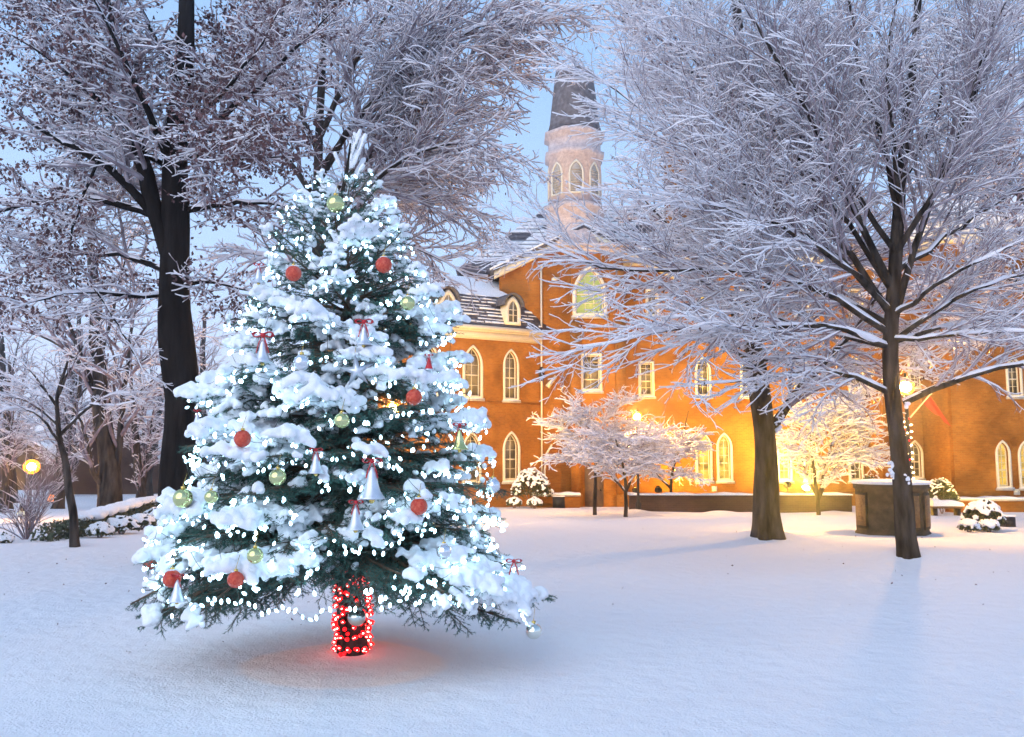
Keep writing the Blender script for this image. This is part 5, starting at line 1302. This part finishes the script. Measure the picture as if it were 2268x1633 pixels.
# ---- white lights
def spruce_lights():
    rng = np.random.default_rng(77)
    tips = np.concatenate([SP2[:, 2:].reshape(-1, 3), SP3[:, 2:].reshape(-1, 3)])
    rad_ = np.hypot(tips[:, 0] - axis_x(tips[:, 2]), tips[:, 1] - SY) / np.maximum(Rz(tips[:, 2]), .15)
    tips = tips[(rad_ > .60)]
    kd = KDTree(len(tips))
    for i, p in enumerate(tips): kd.insert(Vector(p), i)
    kd.balance()
    root = empty("light_string", (SX, SY, SZ + .6), "string of cool white lights wound all over the spruce", "light string", "strings of lights")
    pts = []
    z = SZ + .60; a = 0
    loops = []
    while z < ZT - .28:
        rz = max(.1, Rz(z) * rng.uniform(.82, .97)); step = (.082 if z < SZ + 1.6 else .10) / rz
        a += step * rng.uniform(.8, 1.2); z += step / (2 * PI) * (.090 if z < SZ + 1.1 else .12 if z < SZ + 2.3 else .17)
        loops.append((a, z + .05 * math.sin(a * 3.1) + .03 * math.sin(a * 7.7), rz))
    W_ = []
    for a, z, rz in loops:
        p = Vector((float(axis_x(z)) + rz * math.cos(a), SY + rz * math.sin(a), z)); co, i, dist = kd.find(p)
        q = np.array(co if dist < .3 else p); o = np.array([math.cos(a), math.sin(a), 0])
        q = q + o * rng.uniform(.0, .03) + [0, 0, -rng.uniform(.022, .045)]
        W_.append(q)
    W_ = np.array(W_)
    # hanging fringe along the lower edge, left and right of the trunk
    fr = []
    for x in np.arange(430, 745, 15): fr.append(surf(x, 1345 + 14 * math.sin(x * .02 + 1) + rng.normal(0, 6), .97))
    for x in np.arange(845, 1110, 19): fr.append(surf(x, 1335 + 12 * math.sin(x * .025) + rng.normal(0, 8), .97))
    fr += [W(1150 + 5 * i, 1352 + 9 * i, SY - .55) for i in range(4)]
    fr = np.array(fr)
    # wires
    m = MB(); seg = []
    for P in (W_, fr):
        A, B = P[:-1], P[1:]; ok = np.linalg.norm(A - B, axis=1) < .3; A, B = A[ok], B[ok]; Mi = (A + B) / 2 - [0, 0, .012]
        seg.append(np.stack([A, Mi, B], 1))
    seg = np.concatenate(seg); V, Q = sweep(seg, np.full(seg.shape[:2], .0022), 3); m.add(V, [Q]); m.build("wire", M["wire"], root)
    P = np.concatenate([W_, fr])
    # a bulb: small elongated drop
    a8 = np.arange(7) * 2 * PI / 7; prof = [(-.009, .004), (.0, .0095), (.010, .0115), (.020, .0085), (.028, .001)]
    cl = []
    up = norm(rng.normal(0, .55, (len(P), 3)) + [0, 0, -1]); s1 = norm(np.cross(up, rng.normal(0, 1, (len(P), 3)))); s2 = np.cross(up, s1)
    rings = []
    for h, r_ in prof:
        rings.append(P[:, None, :] + up[:, None, :] * h + r_ * (np.cos(a8)[None, :, None] * s1[:, None, :] + np.sin(a8)[None, :, None] * s2[:, None, :]))
    V = np.stack(rings, 1)   # N,5,7,3
    i = np.arange(35).reshape(5, 7); Q = np.stack([i[:-1], np.roll(i[:-1], -1, 1), np.roll(i[1:], -1, 1), i[1:]], -1).reshape(-1, 4)
    cam = np.array([0, 0, EYE]); dist = np.linalg.norm(P - cam, axis=1); out = (P - [SX, SY, 0]); radn = np.hypot(out[:, 0], out[:, 1]) / np.maximum(Rz(P[:, 2]), .15)
    front = -out[:, 1]; order = np.argsort(dist - radn * .6)
    first = order[:100]; rest = order[100:]
    for j in first: mesh_np("bulb", V[j].reshape(-1, 3), [Q], M["bulb_w"], root, smooth=True)
    Vr = V[rest].reshape(-1, 3); Qr = (Q[None] + (np.arange(len(rest)) * 35)[:, None, None]).reshape(-1, 4)
    o = mesh_np("bulbs", Vr, [Qr], M["bulb_w"], root, smooth=True); o["kind"] = "stuff"
    print("bulbs", len(P))
spruce_lights()
light_string("red string wound lowest round the foot of the spruce trunk", (SX + .01, SY - .0), SZ - .035, SZ + .66, .125, 8, 98, ["bulb_r"], "wire", br=.0195, core="bulb_core")

light_string("second denser red string crossing the first on the spruce trunk", (SX + .012, SY - .0), SZ + .0, SZ + .62, .130, -5.3, 88, ["bulb_r"], "wire", br=.0175, core="bulb_core")
# ---- ornaments
def ornament(kind, p, px_r, label, seed):
    r_ = px_r * np.linalg.norm(p - [0, 0, EYE]) / F
    rs_ = np.random.default_rng(seed)
    grp = {"red": "red ball ornaments", "gold": "green gold ball ornaments", "silver": "silver ball ornaments", "clear": "clear ball ornaments", "star": None, "hat": "red bell ornaments", "bell": "silver bell ornaments", "ribbon": None}[kind]
    nm = {"star": "star_ornament", "hat": "bell_ornament", "bell": "bell_ornament", "ribbon": "ribbon_bow"}.get(kind, "ball_ornament")
    o = empty(nm, p, label, "ornament", grp)
    if kind in ("red", "gold", "silver", "clear"):
        m = MB(); V, Fc = spheres([p], [r_], 2 if kind == "clear" else 3); m.add(V, [Fc]); m.build("ball", M["ball_" + kind], o, smooth=kind != "clear")
        m = MB(); m.lathe(p + [0, 0, r_ * .93], [(r_ * .26, 0), (r_ * .26, r_ * .28), (r_ * .1, r_ * .32)], 10); m.tube([p + [0, 0, r_ * 1.2], p + [0, 0, r_ * 1.5]], [.003], 6); m.build("cap", M["gold"], o)
        m = MB(); m.tube([p + [0, 0, r_ * 1.4], p + [.01, .04, r_ * 1.4 + .08]], [.0018], 4); m.build("hook", M["gold"], o)
        if seed % 3 != 0:
            n = 8; C = p + np.stack([rs_.normal(0, r_ * .3, n), rs_.normal(0, r_ * .3, n), np.full(n, r_ * .95)], 1); 
            blob_mesh("snow_cap", C, np.full(n, r_ * .26), M["snow"], o, voxel=.008, sub=1, sz=.6)
    elif kind == "star":
        m = MB(); pts = []
        rot = .12
        for i in range(10):
            a = PI / 2 + i * PI / 5 + rot; rr = r_ * (1.08 if i % 2 == 0 else .36); pts.append(p + np.array([rr * math.cos(a), 0, rr * math.sin(a)]))
        f, b = p + [0, -r_ * .22, 0], p + [0, r_ * .22, 0]
        m.add(pts + [f, b], [[[i, (i + 1) % 10, 10] for i in range(10)] + [[(i + 1) % 10, i, 11] for i in range(10)]]); m.build("star", M["silver"], o)
        m = MB(); m.tube([pts[0], pts[0] + [.005, .03, .07]], [.0018], 4); m.build("hook", M["gold"], o)
    elif kind in ("bell", "hat"):
        h = r_ * 1.7; tilt = rs_.normal(0, .15)
        mtl = "silver" if kind == "bell" else "ribbon_red"
        if "gold green" in label: mtl = "ball_gold"
        prof = [(.50, 0), (.44, .06), (.30, .25), (.21, .5), (.16, .78), (.08, .93), (.01, .97)] if kind == "bell" else [(.30, 0), (.30, .12), (.24, .3), (.15, .6), (.06, .9), (.01, 1.0)]
        m = MB(); m.lathe(p - [0, 0, r_], [(a * h * (1 if kind == 'hat' else .85), b * h) for a, b in prof], 18, cap=True); m.build("bell", M[mtl], o, smooth=True)
        if kind == "hat":
            m = MB(); m.lathe(p - [0, 0, r_ * 1.12], [(.27 * h, 0), (.34 * h, .04 * h), (.34 * h, .12 * h), (.30 * h, .16 * h)], 16); m.build("trim", M["silver"], o)
        else:
            m = MB(); V, Fc = spheres([p - [0, 0, r_ * 1.08]], [r_ * .16], 2); m.add(V, [Fc]); m.build("clapper", M["gold"], o)
        top = p + [0, -.005, r_ * .95]
        bow(o, top, r_ * (.8 if 'long red' in label or 'under the big' in label else .55), "ribbon_red" if kind == "bell" else "ribbon_gold" if "white" in label else "ribbon_red", True)
    else:
        bow(o, p, r_ * .9, "ribbon_red", True)
def bow(parent, c, s, mtl, tails):
    m = MB()
    for sg in (-1, 1):
        pts = [c, c + [sg * s * .5, -.01, s * .35], c + [sg * s * 1.0, 0, s * .2], c + [sg * s * .9, .01, -s * .25], c + [sg * s * .4, 0, -s * .15], c]
        P = resample(pts, 10)[None]; V, Q = sweep(P, np.full((1, 10), s * .22), 6, .25); m.add(V, [Q])
        if tails:
            P = resample([c, c + [sg * s * .35, -.01, -s * .7], c + [sg * s * .55, 0, -s * 1.6]], 6)[None]; V, Q = sweep(P, np.full((1, 6), s * .16), 6, .25); m.add(V, [Q])
    V, Fc = spheres([c], [s * .24], 2); m.add(V, [Fc])
    m.build("ribbon", M[mtl], parent, smooth=True)
for i, (o, p) in enumerate(zip(ORN, ORP)): ornament(o[0], p, o[3], o[4], i + 1)

# scattered dead leaves on the snow
rng = np.random.default_rng(5)
n = 70; C = np.stack([rng.uniform(-7, -1.5, n), rng.uniform(7.5, 15, n), np.zeros(n)], 1); C2 = np.stack([rng.uniform(1, 9, 40), rng.uniform(9, 20, 40), np.zeros(40)], 1); C = np.concatenate([C, C2]); C[:, 2] = g(C[:, 0], C[:, 1]) + .012
o = leaves_mesh(C, .035, "fallen_leaves", M["leaf_brown"], None, 0); tag(o, "tiny dead leaves scattered on the snow", "leaves", kind="stuff")

HZ = bpy.data.materials.new("cold_haze"); HZ.use_nodes = True; hn = HZ.node_tree; hn.nodes.remove(hn.nodes["Principled BSDF"])
pv = hn.nodes.new("ShaderNodeVolumePrincipled"); pv.inputs["Color"].default_value = (.86, .88, .95, 1); pv.inputs["Density"].default_value = 0.0028; pv.inputs["Anisotropy"].default_value = 0.88
hn.links.new(pv.outputs[0], hn.nodes["Material Output"].inputs["Volume"])
mb = MB(); mb.box((0, 30, 9), (160, 120, 30)); hz = mb.build("haze", HZ); tag(hz, "thin cold haze over the whole campus lawn", kind="stuff")
# ------------------------------------------------------------------ camera, light
cam = bpy.data.cameras.new("camera"); co = bpy.data.objects.new("camera", cam); COL.objects.link(co)
cam.sensor_width = 36; cam.lens = 36 * F / 2268; co.location = (0, 0, EYE); co.rotation_euler = (PI / 2 + PITCH, 0, 0); cam.clip_end = 1500; cam.clip_start = .1
scene.camera = co
SUN_EL, SUN_RZ = 28.0, 200.0
sun = bpy.data.lights.new("sun", "SUN"); sun.energy = 1.5; sun.angle = R(75); sun.color = (1.0, .93, .90)
so = bpy.data.objects.new("sun", sun); COL.objects.link(so)
dv = Vector((math.sin(R(-35)) * math.cos(R(SUN_EL)), -math.cos(R(-35)) * math.cos(R(SUN_EL)), math.sin(R(SUN_EL))))
so.rotation_euler = dv.to_track_quat("Z", "Y").to_euler()
w = bpy.data.worlds.new("World"); scene.world = w; w.use_nodes = True; nt = w.node_tree; bg = nt.nodes["Background"]
sky = nt.nodes.new("ShaderNodeTexSky"); sky.sky_type = "NISHITA"; sky.sun_disc = False; sky.sun_elevation = R(6); sky.sun_rotation = R(180 + 35); sky.ozone_density = 3.0; sky.air_density = 1.2; sky.dust_density = .5
hs = nt.nodes.new("ShaderNodeMix"); hs.data_type = "RGBA"; hs.blend_type = "MIX"; hs.inputs[0].default_value = 0.82
tc = nt.nodes.new("ShaderNodeTexCoord"); sx = nt.nodes.new("ShaderNodeSeparateXYZ"); nt.links.new(tc.outputs["Generated"], sx.inputs[0])
cr = nt.nodes.new("ShaderNodeValToRGB"); nt.links.new(sx.outputs["Z"], cr.inputs["Fac"])
SKYK = 14.3
e = cr.color_ramp.elements; e[0].position = 0; e[0].color = (.60, .63, .80, 1); e[1].position = .75; e[1].color = (.20, .33, .56, 1)
q = e.new(.18); q.color = (.44, .59, .87, 1); q = e.new(.42); q.color = (.29, .46, .75, 1)
mu = nt.nodes.new("ShaderNodeVectorMath"); mu.operation = "SCALE"; mu.inputs["Scale"].default_value = SKYK; nt.links.new(cr.outputs["Color"], mu.inputs[0])
nt.links.new(sky.outputs["Color"], hs.inputs[6]); nt.links.new(mu.outputs["Vector"], hs.inputs[7]); nt.links.new(hs.outputs[2], bg.inputs["Color"]); bg.inputs["Strength"].default_value = 0.1
scene.view_settings.view_transform = "Standard"; scene.view_settings.look = "None"; scene.view_settings.exposure = 0.33; scene.view_settings.gamma = 1
scene.cycles.volume_bounces = 0; scene.cycles.max_bounces = 5; scene.cycles.diffuse_bounces = 4; scene.cycles.glossy_bounces = 2; scene.cycles.use_denoising = True
scene.cycles.sample_clamp_indirect = 3.0; scene.cycles.use_adaptive_sampling = True; scene.cycles.adaptive_threshold = .05
scene.cycles.caustics_reflective = False; scene.cycles.caustics_refractive = False
